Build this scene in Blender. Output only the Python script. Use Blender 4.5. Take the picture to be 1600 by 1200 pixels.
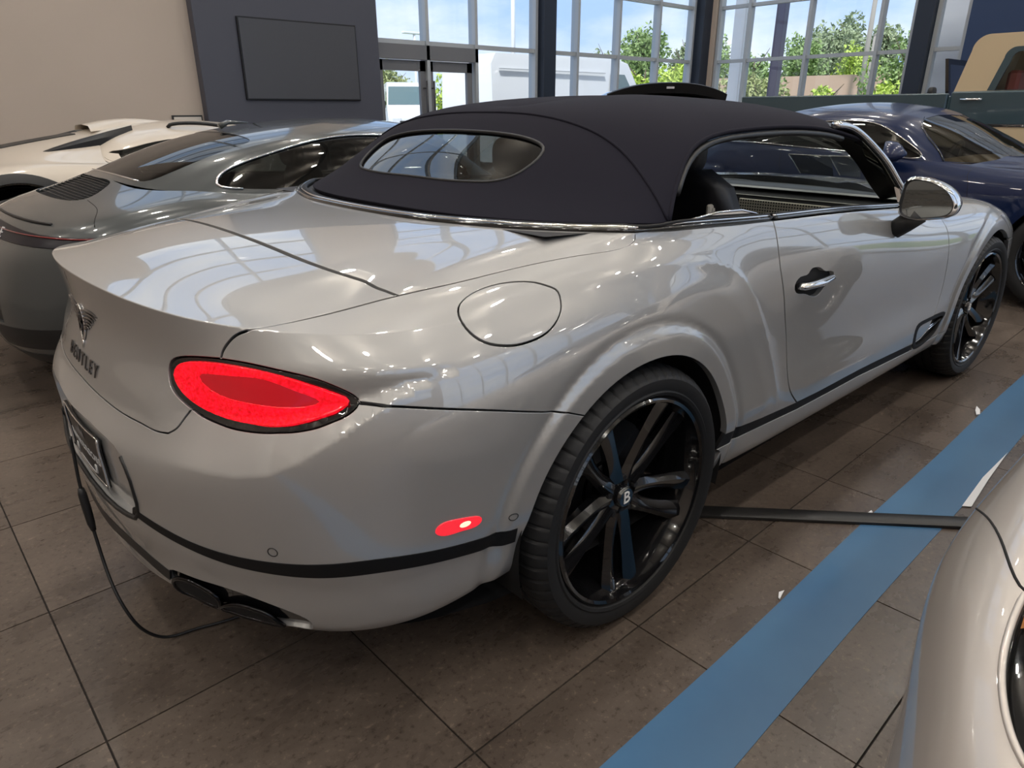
import bpy, math, random
import numpy as np
from mathutils import Matrix, Vector
from mathutils.geometry import delaunay_2d_cdt
for _o in list(bpy.data.objects): bpy.data.objects.remove(_o)
SC=bpy.context.scene; COL=SC.collection
random.seed(7); RNG=np.random.default_rng(7)
pi=math.pi
# ---------------------------------------------------------------- camera
# X runs along the silver convertible (forward), Y to its left, Z up; its rear axle stands over the origin.
CAM=bpy.data.cameras.new('camera'); CAMO=bpy.data.objects.new('camera',CAM); COL.objects.link(CAMO)
_yaw,_pit,_rol=.8418,.3792,-.0025
_f=Vector((math.cos(_yaw)*math.cos(_pit),math.sin(_yaw)*math.cos(_pit),-math.sin(_pit))); _r=Vector((math.sin(_yaw),-math.cos(_yaw),0)); _u=_r.cross(_f)
_r2=_r*math.cos(_rol)+_u*math.sin(_rol); _u2=_u*math.cos(_rol)-_r*math.sin(_rol)
CAMO.matrix_world=Matrix(((_r2.x,_u2.x,-_f.x,-1.3032),(_r2.y,_u2.y,-_f.y,-1.8999),(_r2.z,_u2.z,-_f.z,1.3474),(0,0,0,1)))
CAM.sensor_width=36; CAM.lens=1073.9/1600*36; CAM.clip_start=.05; CAM.clip_end=500
SC.camera=CAMO
# ---------------------------------------------------------------- sky, exposure
SC.view_settings.view_transform='Standard'; SC.view_settings.look='None'; SC.view_settings.gamma=1; SC.view_settings.use_curve_mapping=False
LAMP_W=19.0   # one ceiling lamp
SC.view_settings.exposure=0.0
W=bpy.data.worlds.new('sky'); SC.world=W; W.use_nodes=True
_n=W.node_tree.nodes; _l=W.node_tree.links; _n.clear()
def _wn(t,**k):
    x=_n.new(t)
    for a,b in k.items(): setattr(x,a,b)
    return x
_tc=_wn('ShaderNodeTexCoord'); _mp=_wn('ShaderNodeMapping'); _mp.inputs['Scale'].default_value=(1,1,2.6)
_nz=_wn('ShaderNodeTexNoise'); _nz.inputs['Scale'].default_value=2.3; _nz.inputs['Detail'].default_value=7; _nz.inputs['Roughness'].default_value=.55
_cr=_wn('ShaderNodeValToRGB'); _cr.color_ramp.elements[0].position=.42; _cr.color_ramp.elements[1].position=.62
_cr.color_ramp.elements[0].color=(.42,.60,.92,1); _cr.color_ramp.elements[1].color=(.95,.97,1,1)
_bg=_wn('ShaderNodeBackground'); _bg.inputs['Strength'].default_value=1.3; _wo=_wn('ShaderNodeOutputWorld')
_l.new(_tc.outputs['Generated'],_mp.inputs['Vector']); _l.new(_mp.outputs[0],_nz.inputs['Vector']); _l.new(_nz.outputs[0],_cr.inputs[0]); _l.new(_cr.outputs[0],_bg.inputs['Color']); _l.new(_bg.outputs[0],_wo.inputs[0])
# daylight sun high behind thin cloud (outside only)
_s=bpy.data.lights.new('sun','SUN'); _s.energy=4.0; _s.angle=.06; _s.color=(1,.97,.92); _so=bpy.data.objects.new('sun',_s); COL.objects.link(_so); _so.rotation_euler=Vector((.42,.30,-.86)).to_track_quat('-Z','Y').to_euler()
# ---------------------------------------------------------------- materials
MATS={}
def mat(name,col=(.5,.5,.5),rough=.5,metal=0,coat=0,coat_rough=.03,spec=.5,emit=None,estr=0,trans=0,alpha=1,ior=1.45,sheen=0,noise=None,bump=None,flake=None):
    if name in MATS: return MATS[name]
    m=bpy.data.materials.new(name); m.use_nodes=True; nt=m.node_tree; b=nt.nodes['Principled BSDF']; I=b.inputs
    I['Base Color'].default_value=(*col,1); I['Roughness'].default_value=rough; I['Metallic'].default_value=metal
    I['Coat Weight'].default_value=coat; I['Coat Roughness'].default_value=coat_rough; I['Specular IOR Level'].default_value=spec; I['IOR'].default_value=ior
    I['Transmission Weight'].default_value=trans; I['Alpha'].default_value=alpha; I['Sheen Weight'].default_value=sheen
    if emit: I['Emission Color'].default_value=(*emit,1); I['Emission Strength'].default_value=estr
    tc=None
    def coord():
        nonlocal tc
        if tc is None: tc=nt.nodes.new('ShaderNodeTexCoord')
        return tc.outputs['Object']
    if noise:   # (scale, second colour, detail, low, high, stretch)
        sc,c2,det,lo,hi=noise[:5]
        n=nt.nodes.new('ShaderNodeTexNoise'); n.inputs['Scale'].default_value=sc; n.inputs['Detail'].default_value=det; n.inputs['Roughness'].default_value=.6
        r=nt.nodes.new('ShaderNodeValToRGB'); r.color_ramp.elements[0].position=lo; r.color_ramp.elements[1].position=hi
        r.color_ramp.elements[0].color=(*col,1); r.color_ramp.elements[1].color=(*c2,1)
        nt.links.new(coord(),n.inputs['Vector']); nt.links.new(n.outputs[0],r.inputs[0]); nt.links.new(r.outputs[0],I['Base Color'])
        if emit: nt.links.new(r.outputs[0],I['Emission Color'])
    if bump:    # (scale, strength, distance, detail)
        n=nt.nodes.new('ShaderNodeTexNoise'); n.inputs['Scale'].default_value=bump[0]; n.inputs['Detail'].default_value=bump[3] if len(bump)>3 else 3
        bp=nt.nodes.new('ShaderNodeBump'); bp.inputs['Strength'].default_value=bump[1]; bp.inputs['Distance'].default_value=bump[2]
        nt.links.new(coord(),n.inputs['Vector']); nt.links.new(n.outputs[0],bp.inputs['Height']); nt.links.new(bp.outputs[0],I['Normal'])
    MATS[name]=m; return m
# ---------------------------------------------------------------- object helpers
def link(o,parent=None):
    COL.objects.link(o)
    if parent is not None: o.parent=parent
    return o
def thing(name,label,cat,loc=(0,0,0),rz=0,group=None):
    o=bpy.data.objects.new(name,None); o.empty_display_size=.1; o.location=loc; o.rotation_euler=(0,0,rz); o['label']=label; o['category']=cat
    if group: o['group']=group
    return link(o)
def tag(o,label=None,cat=None,group=None,kind=None):
    if label: o['label']=label
    if cat: o['category']=cat
    if group: o['group']=group
    if kind: o['kind']=kind
    return o
def mk(name,V,Fc,m,parent=None,smooth=True,normals=None,angle=None):
    me=bpy.data.meshes.new(name); me.from_pydata([tuple(map(float,v)) for v in V],[],[tuple(map(int,f)) for f in Fc])
    if m is not None: me.materials.append(m)
    me.polygons.foreach_set('use_smooth',[smooth]*len(me.polygons))
    me.update()
    if normals is not None: me.normals_split_custom_set_from_vertices([tuple(map(float,n)) for n in normals])
    elif smooth and angle is not None: me.set_sharp_from_angle(angle=math.radians(angle))
    return link(bpy.data.objects.new(name,me),parent)
def inst(name,o,parent=None,loc=(0,0,0),rot=(0,0,0)):
    c=bpy.data.objects.new(name,o.data); c.location=loc; c.rotation_euler=rot
    return link(c,parent)
class MB:
    """collects simple shapes into ONE mesh"""
    def __init__(s): s.V=[]; s.F=[]
    def add(s,V,Fc):
        k=len(s.V); s.V+= [tuple(map(float,v)) for v in V]; s.F+=[tuple(i+k for i in f) for f in Fc]; return s
    def box(s,a,b,bev=0):
        (x0,y0,z0),(x1,y1,z1)=np.minimum(a,b),np.maximum(a,b)
        if bev<=0:
            return s.add([(x0,y0,z0),(x1,y0,z0),(x1,y1,z0),(x0,y1,z0),(x0,y0,z1),(x1,y0,z1),(x1,y1,z1),(x0,y1,z1)],[(3,2,1,0),(4,5,6,7),(0,1,5,4),(1,2,6,5),(2,3,7,6),(3,0,4,7)])
        # chamfered: inset profile in three layers
        e=bev; L=[]
        for z,i in ((z0,e),(z0+e,0),(z1-e,0),(z1,e)):
            L.append([(x0+i+e*(i==0),y0+i,z),(x1-i-e*(i==0),y0+i,z),(x1-i,y0+i+e*(i==0),z),(x1-i,y1-i-e*(i==0),z),(x1-i-e*(i==0),y1-i,z),(x0+i+e*(i==0),y1-i,z),(x0+i,y1-i-e*(i==0),z),(x0+i,y0+i+e*(i==0),z)])
        V=sum(L,[]); Fc=[tuple(range(7,-1,-1)),tuple(range(24,32))]
        for k in range(3):
            for j in range(8): Fc.append((k*8+j,k*8+(j+1)%8,(k+1)*8+(j+1)%8,(k+1)*8+j))
        return s.add(V,Fc)
    def tube(s,pts,r,n=8,closed=False,cap=True,flat=None):
        pts=np.array(pts,float); N=len(pts); r=np.broadcast_to(np.asarray(r,float),(N,)); V=[]; up=np.array((0,0,1.))
        T=np.gradient(pts,axis=0) if not closed else (np.roll(pts,-1,0)-np.roll(pts,1,0)); T/=np.linalg.norm(T,axis=1)[:,None]+1e-12
        a=np.cross(T[0],up); a=a if np.linalg.norm(a)>1e-3 else np.cross(T[0],(1,0,0)); a/=np.linalg.norm(a)
        for i in range(N):
            a=a-T[i]*(a@T[i]); a/=np.linalg.norm(a)+1e-12; b=np.cross(T[i],a)
            for k in range(n):
                t=2*pi*k/n; fa=1 if flat is None else flat
                V.append(pts[i]+r[i]*(a*math.cos(t)+b*math.sin(t)*fa))
        Fc=[]
        for i in range(N if closed else N-1):
            j=(i+1)%N
            for k in range(n): Fc.append((i*n+k,i*n+(k+1)%n,j*n+(k+1)%n,j*n+k))
        if cap and not closed: Fc+= [tuple(range(n-1,-1,-1)),tuple((N-1)*n+k for k in range(n))]
        return s.add(V,Fc)
    def lathe(s,prof,n=48,axis='z',o=(0,0,0),close=False,a0=0,a1=2*pi):
        full=abs(a1-a0-2*pi)<1e-6; V=[]; m=len(prof); cnt=n if full else n+1
        for i in range(cnt):
            t=a0+(a1-a0)*i/n; c,sn=math.cos(t),math.sin(t)
            for r,h in prof:
                p={'z':(r*c,r*sn,h),'y':(r*c,h,r*sn),'x':(h,r*c,r*sn)}[axis]; V.append((p[0]+o[0],p[1]+o[1],p[2]+o[2]))
        Fc=[]
        for i in range(n):
            j=(i+1)%cnt
            for k in range(m-1 if not close else m):
                q=(k+1)%m; f=(i*m+k,j*m+k,j*m+q,i*m+q); Fc.append(f if axis!='y' else f[::-1])
        return s.add(V,Fc)
    def prism(s,poly,d,plane='xz',o=0.0):
        """extrude a 2D outline by d along the plane's normal, from offset o"""
        def P(a,b,c): return {'xz':(a,c,b),'xy':(a,b,c),'yz':(c,a,b)}[plane]
        n=len(poly); V=[P(a,b,o) for a,b in poly]+[P(a,b,o+d) for a,b in poly]
        Fc=[tuple(range(n)),tuple(range(2*n-1,n-1,-1))]+[(i,n+i,n+(i+1)%n,(i+1)%n) for i in range(n)]
        return s.add(V,Fc)
    def build(s,name,m,parent=None,smooth=False,angle=None): 
        o=mk(name,s.V,s.F,m,parent,smooth=smooth or angle is not None,angle=angle); return o
def fixn(o):
    """consistent outward normals"""
    import bmesh
    b=bmesh.new(); b.from_mesh(o.data); bmesh.ops.recalc_face_normals(b,faces=b.faces); b.to_mesh(o.data); b.free(); return o
# ---------------------------------------------------------------- panels cut out of a skin
def resamp(L,h,closed=True):
    L=np.array(L,float)
    if closed: L=np.concatenate([L,L[:1]],0)
    out=[]
    for a,b in zip(L[:-1],L[1:]):
        d=np.linalg.norm(b-a)
        if d<1e-6: continue
        k=max(1,int(math.ceil(d/h)))
        for i in range(k): out.append(a+(b-a)*i/k)
    if not closed: out.append(L[-1])
    return np.array(out)
def area(L): return .5*np.sum(L[:,0]*np.roll(L[:,1],-1)-np.roll(L[:,0],-1)*L[:,1])
def inside(P,L):
    x,y=P[:,0],P[:,1]; r=np.zeros(len(P),bool); j=len(L)-1
    for i in range(len(L)):
        xi,yi=L[i]; xj,yj=L[j]
        if yi!=yj: r^=((yi>y)!=(yj>y))&(x<(xj-xi)*(y-yi)/(yj-yi)+xi)
        j=i
    return r
def panel(name,S,loops,m,parent,h=.014,off=0.0,gap=.003,flange=.02,bev=.0014,hb=None,smooth_loops=False,two=False,offs=None,lines=None):
    """a body panel: the part of skin S inside loops[0] and outside the other loops, with a rounded edge folded inward"""
    hb=hb or h*.75; LL=[]
    for k,L in enumerate(loops):
        L=np.array(L,float)
        if (area(L)<0)==(k==0): L=L[::-1]
        L=resamp(L,hb)
        t=np.roll(L,-1,0)-np.roll(L,1,0); t/=np.linalg.norm(t,axis=1)[:,None]+1e-12
        nl=np.stack([-t[:,1],t[:,0]],1); LL.append((L+gap*nl,nl))
    O=LL[0][0]; lo=O.min(0); hi=O.max(0)
    gx=np.arange(lo[0]+h/2,hi[0],h); gy=np.arange(lo[1]+h/2,hi[1],h); G=np.stack(np.meshgrid(gx,gy,indexing='ij'),2).reshape(-1,2)
    keep=inside(G,O)
    for L,_ in LL[1:]: keep&=~inside(G,L)
    G=G[keep]
    B=np.concatenate([L for L,_ in LL],0)
    if len(G):
        dm=np.full(len(G),1e9)
        for i in range(0,len(B),64):
            dm=np.minimum(dm,np.sqrt(((G[:,None]-B[None,i:i+64])**2).sum(2)).min(1))
        G=G[dm>.5*h]
    if lines is not None:
        Lx=np.array(lines,float); kk=inside(Lx,O)
        for L,_ in LL[1:]: kk&=~inside(Lx,L)
        Lx=Lx[kk]
        if len(Lx):
            db=np.array([np.sqrt(((B-p_)**2).sum(1)).min() for p_ in Lx]); Lx=Lx[db>.25*h]
            if len(G):
                dm=np.full(len(G),1e9)
                for i in range(0,len(Lx),64): dm=np.minimum(dm,np.sqrt(((G[:,None]-Lx[None,i:i+64])**2).sum(2)).min(1))
                G=G[dm>.40*h]
            G=np.concatenate([G,Lx],0)
    allv=np.concatenate([B,G],0); edges=[]; k=0
    for L,_ in LL:
        n=len(L); edges+=[(k+i,k+(i+1)%n) for i in range(n)]; k+=n
    r=delaunay_2d_cdt([Vector(p) for p in allv],edges,[],0,1e-7)
    vv=np.array([tuple(p) for p in r[0]]); F_=[f for f in r[2]]
    cen=np.array([vv[list(f)].mean(0) for f in F_]); ok=inside(cen,O)
    for L,_ in LL[1:]: ok&=~inside(cen,L)
    F_=[tuple(f) if area(vv[list(f)])>0 else tuple(f)[::-1] for f,o in zip(F_,ok) if o]
    P,N=S.PN(vv[:,0],vv[:,1])
    if off: P=P+N*off
    if offs is not None: P=P+N*offs(P)[:,None]
    V=list(P); NN=list(N); idx={}
    for i,p in enumerate(vv): idx[(round(p[0],5),round(p[1],5))]=i
    if flange>0:
        e=.0015
        for L,nl in LL:
            n=len(L); pb,nb=S.PN(L[:,0],L[:,1])
            if off: pb=pb+nb*off
            if offs is not None: pb=pb+nb*offs(pb)[:,None]
            mm=S.P(L[:,0]-nl[:,0]*e,L[:,1]-nl[:,1]*e)-S.P(L[:,0]+nl[:,0]*e,L[:,1]+nl[:,1]*e); mm-=nb*(mm*nb).sum(1)[:,None]; mm/=np.linalg.norm(mm,axis=1)[:,None]+1e-12
            k0=len(V)
            i0=[idx.get((round(p[0],5),round(p[1],5))) for p in L]
            for i in range(n):
                V+= [pb[i],pb[i]-nb[i]*bev*.3+mm[i]*bev*.7,pb[i]-nb[i]*bev+mm[i]*bev,pb[i]-nb[i]*flange+mm[i]*bev]
                q=nb[i]*.7+mm[i]*.7; NN+=[nb[i],q,mm[i],mm[i]]
            for i in range(n):
                j=(i+1)%n
                for q in range(3): F_.append((k0+i*4+q,k0+i*4+q+1,k0+j*4+q+1,k0+j*4+q))
    o=mk(name,V,F_,m,parent,True,NN)
    return o
def mir(L): return [(-u,v) for u,v in L][::-1]
def skin_tube(S,uv,r,n=8,off=0,flat=None,closed=False,mb=None):
    uv=np.array(uv,float); P,N=S.PN(uv[:,0],uv[:,1]); mb=mb or MB(); mb.tube(P+N*off,r,n,closed=closed,flat=flat); return mb
def text_mesh(txt,size,extrude=0.0,bevel=0.0,spacing=1.0,res=4):
    c=bpy.data.curves.new('lettering','FONT'); c.body=txt; c.size=size; c.extrude=extrude; c.bevel_depth=bevel; c.align_x='CENTER'; c.align_y='CENTER'; c.space_character=spacing; c.resolution_u=res
    o=bpy.data.objects.new('lettering',c); COL.objects.link(o); dg=bpy.context.evaluated_depsgraph_get(); me=o.evaluated_get(dg).to_mesh()
    V=np.array([tuple(v.co) for v in me.vertices]) if len(me.vertices) else np.zeros((0,3)); Fc=[tuple(p.vertices) for p in me.polygons]
    o.evaluated_get(dg).to_mesh_clear(); bpy.data.objects.remove(o); bpy.data.curves.remove(c)
    return V,Fc
def glass(name,tint=(.5,.55,.55),ior=1.55,rough=0.0,boost=0.0):
    if name in MATS: return MATS[name]
    m=bpy.data.materials.new(name); m.use_nodes=True; nt=m.node_tree; nt.nodes.clear()
    o=nt.nodes.new('ShaderNodeOutputMaterial'); mx=nt.nodes.new('ShaderNodeMixShader'); t=nt.nodes.new('ShaderNodeBsdfTransparent'); g=nt.nodes.new('ShaderNodeBsdfGlossy'); f=nt.nodes.new('ShaderNodeFresnel')
    t.inputs[0].default_value=(*tint,1); g.inputs['Roughness'].default_value=rough; f.inputs[0].default_value=ior
    if boost:
        ad=nt.nodes.new('ShaderNodeMath'); ad.operation='ADD'; ad.inputs[1].default_value=boost; ad.use_clamp=True; nt.links.new(f.outputs[0],ad.inputs[0]); nt.links.new(ad.outputs[0],mx.inputs[0])
    else: nt.links.new(f.outputs[0],mx.inputs[0])
    nt.links.new(t.outputs[0],mx.inputs[1]); nt.links.new(g.outputs[0],mx.inputs[2]); nt.links.new(mx.outputs[0],o.inputs[0])
    MATS[name]=m; return m
def loft(rings,cap=True,closed=True):
    """rings: list of equal-length 3D point lists -> V,F"""
    n=len(rings[0]); V=[p for r in rings for p in r]; Fc=[]
    for i in range(len(rings)-1):
        for j in range(n if closed else n-1): Fc.append((i*n+j,i*n+(j+1)%n,(i+1)*n+(j+1)%n,(i+1)*n+j))
    if cap and closed: Fc+=[tuple(range(n-1,-1,-1)),tuple((len(rings)-1)*n+j for j in range(n))]
    return V,Fc
def rbox(c,size,r=.03,n=4,p=4.0,m=14,k=18):
    """soft block: superellipsoid"""
    V=[];Fc=[]
    for i in range(m+1):
        ph=-pi/2+pi*i/m
        for j in range(k):
            th=2*pi*j/k; e=2.0/p
            sg=lambda x:math.copysign(abs(x)**e,x)
            V.append((c[0]+size[0]/2*sg(math.cos(ph))*sg(math.cos(th)),c[1]+size[1]/2*sg(math.cos(ph))*sg(math.sin(th)),c[2]+size[2]/2*sg(math.sin(ph))))
    for i in range(m):
        for j in range(k): Fc.append((i*k+j,i*k+(j+1)%k,(i+1)*k+(j+1)%k,(i+1)*k+j))
    return V,Fc
def skin_text(S,txt,size,u0,v0,name,m,parent,ext=.003,off=.001,spacing=1.0,flip=1):
    V,Fc=text_mesh(txt,size,ext,0,spacing)
    if not len(V): return None
    P,N=S.PN(u0+V[:,0]*flip,v0+V[:,1]); return fixn(mk(name,P+N*(off+ext+V[:,2])[:,None],Fc,m,parent,False))
def _nat(t):
    # second-derivative operator of the natural cubic spline through knots t
    n=len(t); h=np.diff(t); A=np.eye(n); B=np.zeros((n,n))
    for i in range(1,n-1):
        A[i,i-1]=h[i-1]/6; A[i,i]=(h[i-1]+h[i])/3; A[i,i+1]=h[i]/6
        B[i,i-1]=1/h[i-1]; B[i,i]=-1/h[i-1]-1/h[i]; B[i,i+1]=1/h[i]
    return np.linalg.solve(A,B)
def spw(t,x):
    # cardinal weights of the natural cubic spline, linear outside the knots
    t=np.asarray(t,float); x=np.asarray(x,float); n=len(t)
    if n==2:
        a=(x-t[0])/(t[1]-t[0]); return np.stack([1-a,a],1)
    M=_nat(t); xc=np.clip(x,t[0],t[-1]); k=np.clip(np.searchsorted(t,xc)-1,0,n-2); h=(t[1:]-t[:-1])[k]
    a=(t[k+1]-xc)/h; b=1-a; N=len(x); W=np.zeros((N,n)); r=np.arange(N)
    W[r,k]+=a; W[r,k+1]+=b
    W+=((a**3-a)*h*h/6)[:,None]*M[k]+((b**3-b)*h*h/6)[:,None]*M[k+1]
    return W
def smo(t,lam):
    # smoothing-spline operator (fairing)
    t=np.asarray(t,float); n=len(t)
    if lam<=0 or n<4: return np.eye(n)
    h=np.diff(t); Q=np.zeros((n,n-2)); R=np.zeros((n-2,n-2))
    for j in range(n-2):
        Q[j,j]=1/h[j]; Q[j+1,j]=-1/h[j]-1/h[j+1]; Q[j+2,j]=1/h[j+1]; R[j,j]=(h[j]+h[j+1])/3
        if j<n-3: R[j,j+1]=R[j+1,j]=h[j+1]/6
    return np.eye(n)-lam*Q@np.linalg.solve(R+lam*Q.T@Q,Q.T)
def sstep(a,b,x):
    t=np.clip((x-a)/(b-a),0,1); return t*t*(3-2*t)
class Surf:
    """car skin: stations run from the rear middle round the right side; rows run from the sill up. u<0 is the left half."""
    def __init__(s,D,mirror=True,lam_u=2e-5,lam_v=0,crease=None,fade=(0,0),disp=None,mir_end=False,us=None,vs=None,vmir=False):
        D=np.array(D,float); D[:,:,1]*=-1
        nu,nv=D.shape[:2]
        du=np.linalg.norm(np.diff(D,axis=0),axis=2); s.us=np.r_[0,np.cumsum(du.mean(1))] if us is None else np.array(us,float)
        dv=np.linalg.norm(np.diff(D,axis=1),axis=2); s.vs=np.r_[0,np.cumsum(dv.mean(0))] if vs is None else np.array(vs,float)
        s.mirror=mirror
        if mirror:
            k=3; m=D[1:k+1][::-1].copy(); m[:,:,1]*=-1; s.ku=np.r_[-s.us[1:k+1][::-1],s.us]; D=np.concatenate([m,D],0)
        else: s.ku=s.us
        if mir_end:
            k=3; m=D[-k-1:-1][::-1].copy(); m[:,:,1]*=-1; s.ku=np.r_[s.ku,2*s.us[-1]-s.us[-k-1:-1][::-1]]; D=np.concatenate([D,m],0)
        s.vmax=s.vs[-1]
        if vmir:
            m=D[:,-2:-1].copy(); m[:,:,1]*=-1; D=np.concatenate([D,m],1); s.vs=np.r_[s.vs,2*s.vs[-1]-s.vs[-2]]
        D=np.einsum('ij,jkc->ikc',smo(s.ku,lam_u),D)
        D=np.einsum('ij,kjc->kic',smo(s.vs,lam_v),D)
        s.D=D; s.crease=crease; s.fade=fade; s.disp=disp; s.umax=s.us[-1]
    def base(s,u,v):
        Wu=spw(s.ku,u); Wv=spw(s.vs,v)
        if s.crease is not None:
            c=s.crease; vc=s.vs[c]; Wc=np.zeros_like(Wv)
            lo=v<=vc
            if lo.any(): Wc[np.ix_(lo,range(c+1))]=spw(s.vs[:c+1],v[lo])
            if (~lo).any(): Wc[np.ix_(~lo,range(c,len(s.vs)))]=spw(s.vs[c:],v[~lo])
            w=(1-sstep(s.fade[0],s.fade[1],u))[:,None]; Wv=w*Wc+(1-w)*Wv
        return np.einsum('njk,nj->nk',np.einsum('ni,ijk->njk',Wu,s.D),Wv)
    def P(s,u,v):
        u=np.atleast_1d(np.asarray(u,float)); v=np.atleast_1d(np.asarray(v,float))
        a=np.abs(u) if s.mirror else u
        out=np.empty((len(u),3))
        for i in range(0,len(u),20000):
            q=slice(i,i+20000); p=s.base(a[q],v[q])
            if s.disp: p=s.disp(s,a[q],v[q],p)
            out[q]=p
        if s.mirror: out[:,1]*=np.where(u<0,-1,1)
        return out
    def PN(s,u,v,e=.0015):
        p=s.P(u,v); du=s.P(np.asarray(u)+e,v)-s.P(np.asarray(u)-e,v); dv=s.P(u,np.asarray(v)+e)-s.P(u,np.asarray(v)-e)
        n=np.cross(du,dv); n/=np.linalg.norm(n,axis=1)[:,None]+1e-12
        return p,n
    def grid(s,nu=500,nv=200,u0=None):
        if not hasattr(s,'_g'):
            U,V=np.meshgrid(np.linspace(0 if u0 is None else u0,s.umax,nu),np.linspace(0,s.vmax,nv),indexing='ij'); s._g=(U.ravel(),V.ravel(),s.P(U.ravel(),V.ravel()))
        return s._g
    def inv(s,f,targets,u0=None,mask=None,it=12):
        """(u,v) whose image f(P) equals each 2D target (nearest sample, then Newton)."""
        U,V,Pg=s.grid(); F=f(Pg)
        if mask is not None: F=np.where(mask(Pg,U,V)[:,None],F,1e9)
        T=np.atleast_2d(np.array(targets,float)); k=np.array([np.argmin(((F-t)**2).sum(1)) for t in T]); u=U[k].copy(); v=V[k].copy(); e=1e-4
        for _ in range(it):
            p0=f(s.P(u,v)); a=(f(s.P(u+e,v))-p0)/e; b=(f(s.P(u,v+e))-p0)/e; r=T-p0
            det=a[:,0]*b[:,1]-a[:,1]*b[:,0]; det=np.where(np.abs(det)<1e-9,1e-9,det)
            d1=(r[:,0]*b[:,1]-r[:,1]*b[:,0])/det; d2=(a[:,0]*r[:,1]-a[:,1]*r[:,0])/det
            u=u+np.clip(d1,-.05,.05); v=np.clip(v+np.clip(d2,-.05,.05),-.02,s.vmax+.02)
        return np.stack([u,v],1)
def polydist(P,L):
    """distance and side sign of 2D points to polyline L (positive on its left)."""
    P=np.asarray(P); L=np.asarray(L,float); best=np.full(len(P),1e9); sg=np.ones(len(P)); tt=np.zeros(len(P))
    for i in range(len(L)-1):
        a,b=L[i],L[i+1]; d=b-a; l2=d@d; t=np.clip(((P-a)@d)/l2,0,1); q=a+t[:,None]*d; r=P-q; dist=np.hypot(r[:,0],r[:,1])
        c=d[0]*r[:,1]-d[1]*r[:,0]; m=dist<best; best=np.where(m,dist,best); sg=np.where(m,np.sign(c),sg); tt=np.where(m,(i+t)/(len(L)-1),tt)
    return best,sg,tt
def cr(pts,n=8,closed=False):
    """smooth (centripetal-ish) resample of a polyline"""
    p=np.array(pts,float)
    if closed: q=np.concatenate([p[-3:],p,p[:3]],0)
    else: q=p
    t=np.r_[0,np.cumsum(np.linalg.norm(np.diff(q,axis=0),axis=1)**.5+1e-9)]
    if closed:
        t0,t1=t[3],t[3+len(p)]; x=np.linspace(t0,t1,n*len(p)+1)[:-1]
    else: x=np.linspace(t[0],t[-1],n*(len(p)-1)+1)
    return spw(t,x)@q
# ================================================================ showroom
D1,D2,YR,XB,HC=7.15,12.07,-9.6,-9.0,7.9
M_GROUT=mat('grout',(.016,.012,.010),.9)
def tile_mat():
    m=mat('stone_tile',(.21,.165,.135),.30,spec=.5); nt=m.node_tree; b=nt.nodes['Principled BSDF']; L=nt.links
    tc=nt.nodes.new('ShaderNodeTexCoord'); oi=nt.nodes.new('ShaderNodeObjectInfo'); ge=nt.nodes.new('ShaderNodeNewGeometry')
    n1=nt.nodes.new('ShaderNodeTexNoise'); n1.inputs['Scale'].default_value=2.2; n1.inputs['Detail'].default_value=6; n1.inputs['Roughness'].default_value=.65
    n2=nt.nodes.new('ShaderNodeTexNoise'); n2.inputs['Scale'].default_value=55; n2.inputs['Detail'].default_value=4; n2.inputs['Roughness'].default_value=.7
    mp=nt.nodes.new('ShaderNodeMapping'); mp.inputs['Scale'].default_value=(1,1.9,1); L.new(ge.outputs['Position'],mp.inputs['Vector'])
    L.new(mp.outputs[0],n1.inputs['Vector']); L.new(ge.outputs['Position'],n2.inputs['Vector'])
    r1=nt.nodes.new('ShaderNodeValToRGB'); e=r1.color_ramp.elements; e[0].position=.3; e[0].color=(.072,.056,.046,1); e[1].position=.72; e[1].color=(.142,.112,.092,1)
    r2=nt.nodes.new('ShaderNodeValToRGB'); e=r2.color_ramp.elements; e[0].position=.33; e[0].color=(.35,.32,.30,1); e[1].position=.45; e[1].color=(1,1,1,1)
    x=r2.color_ramp.elements.new(.58); x.color=(1,1,1,1); x=r2.color_ramp.elements.new(.68); x.color=(1.9,1.85,1.75,1)
    mx=nt.nodes.new('ShaderNodeMix'); mx.data_type='RGBA'; mx.blend_type='MULTIPLY'; mx.inputs['Factor'].default_value=.75
    L.new(n1.outputs[0],r1.inputs[0]); L.new(n2.outputs[0],r2.inputs[0]); L.new(r1.outputs[0],mx.inputs['A']); L.new(r2.outputs[0],mx.inputs['B'])
    hv=nt.nodes.new('ShaderNodeHueSaturation'); mr=nt.nodes.new('ShaderNodeMapRange'); mr.inputs['To Min'].default_value=.86; mr.inputs['To Max'].default_value=1.12
    L.new(oi.outputs['Random'],mr.inputs['Value']); L.new(mr.outputs[0],hv.inputs['Value']); L.new(mx.outputs['Result'],hv.inputs['Color']); L.new(hv.outputs[0],b.inputs['Base Color'])
    rr=nt.nodes.new('ShaderNodeMapRange'); rr.inputs['To Min'].default_value=.16; rr.inputs['To Max'].default_value=.42; L.new(n1.outputs[0],rr.inputs['Value']); L.new(rr.outputs[0],b.inputs['Roughness'])
    bp=nt.nodes.new('ShaderNodeBump'); bp.inputs['Strength'].default_value=.12; bp.inputs['Distance'].default_value=.0015; L.new(n2.outputs[0],bp.inputs['Height']); L.new(bp.outputs[0],b.inputs['Normal'])
    return m
M_TILE=tile_mat()
FL=MB().box((XB-.2,YR-.2,-.12),(D2+.2,D1+.2,-.004)).build('floor',M_GROUT); tag(FL,kind='structure')
TH=.0185; TS=.6; A0=-1.2312; B0=-.9858   # tile lattice: angle to the car, pitch, one joint crossing
ct,st_=math.cos(TH),math.sin(TH)
tm=MB(); e=.0002; hw=TS/2-.0022
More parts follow.
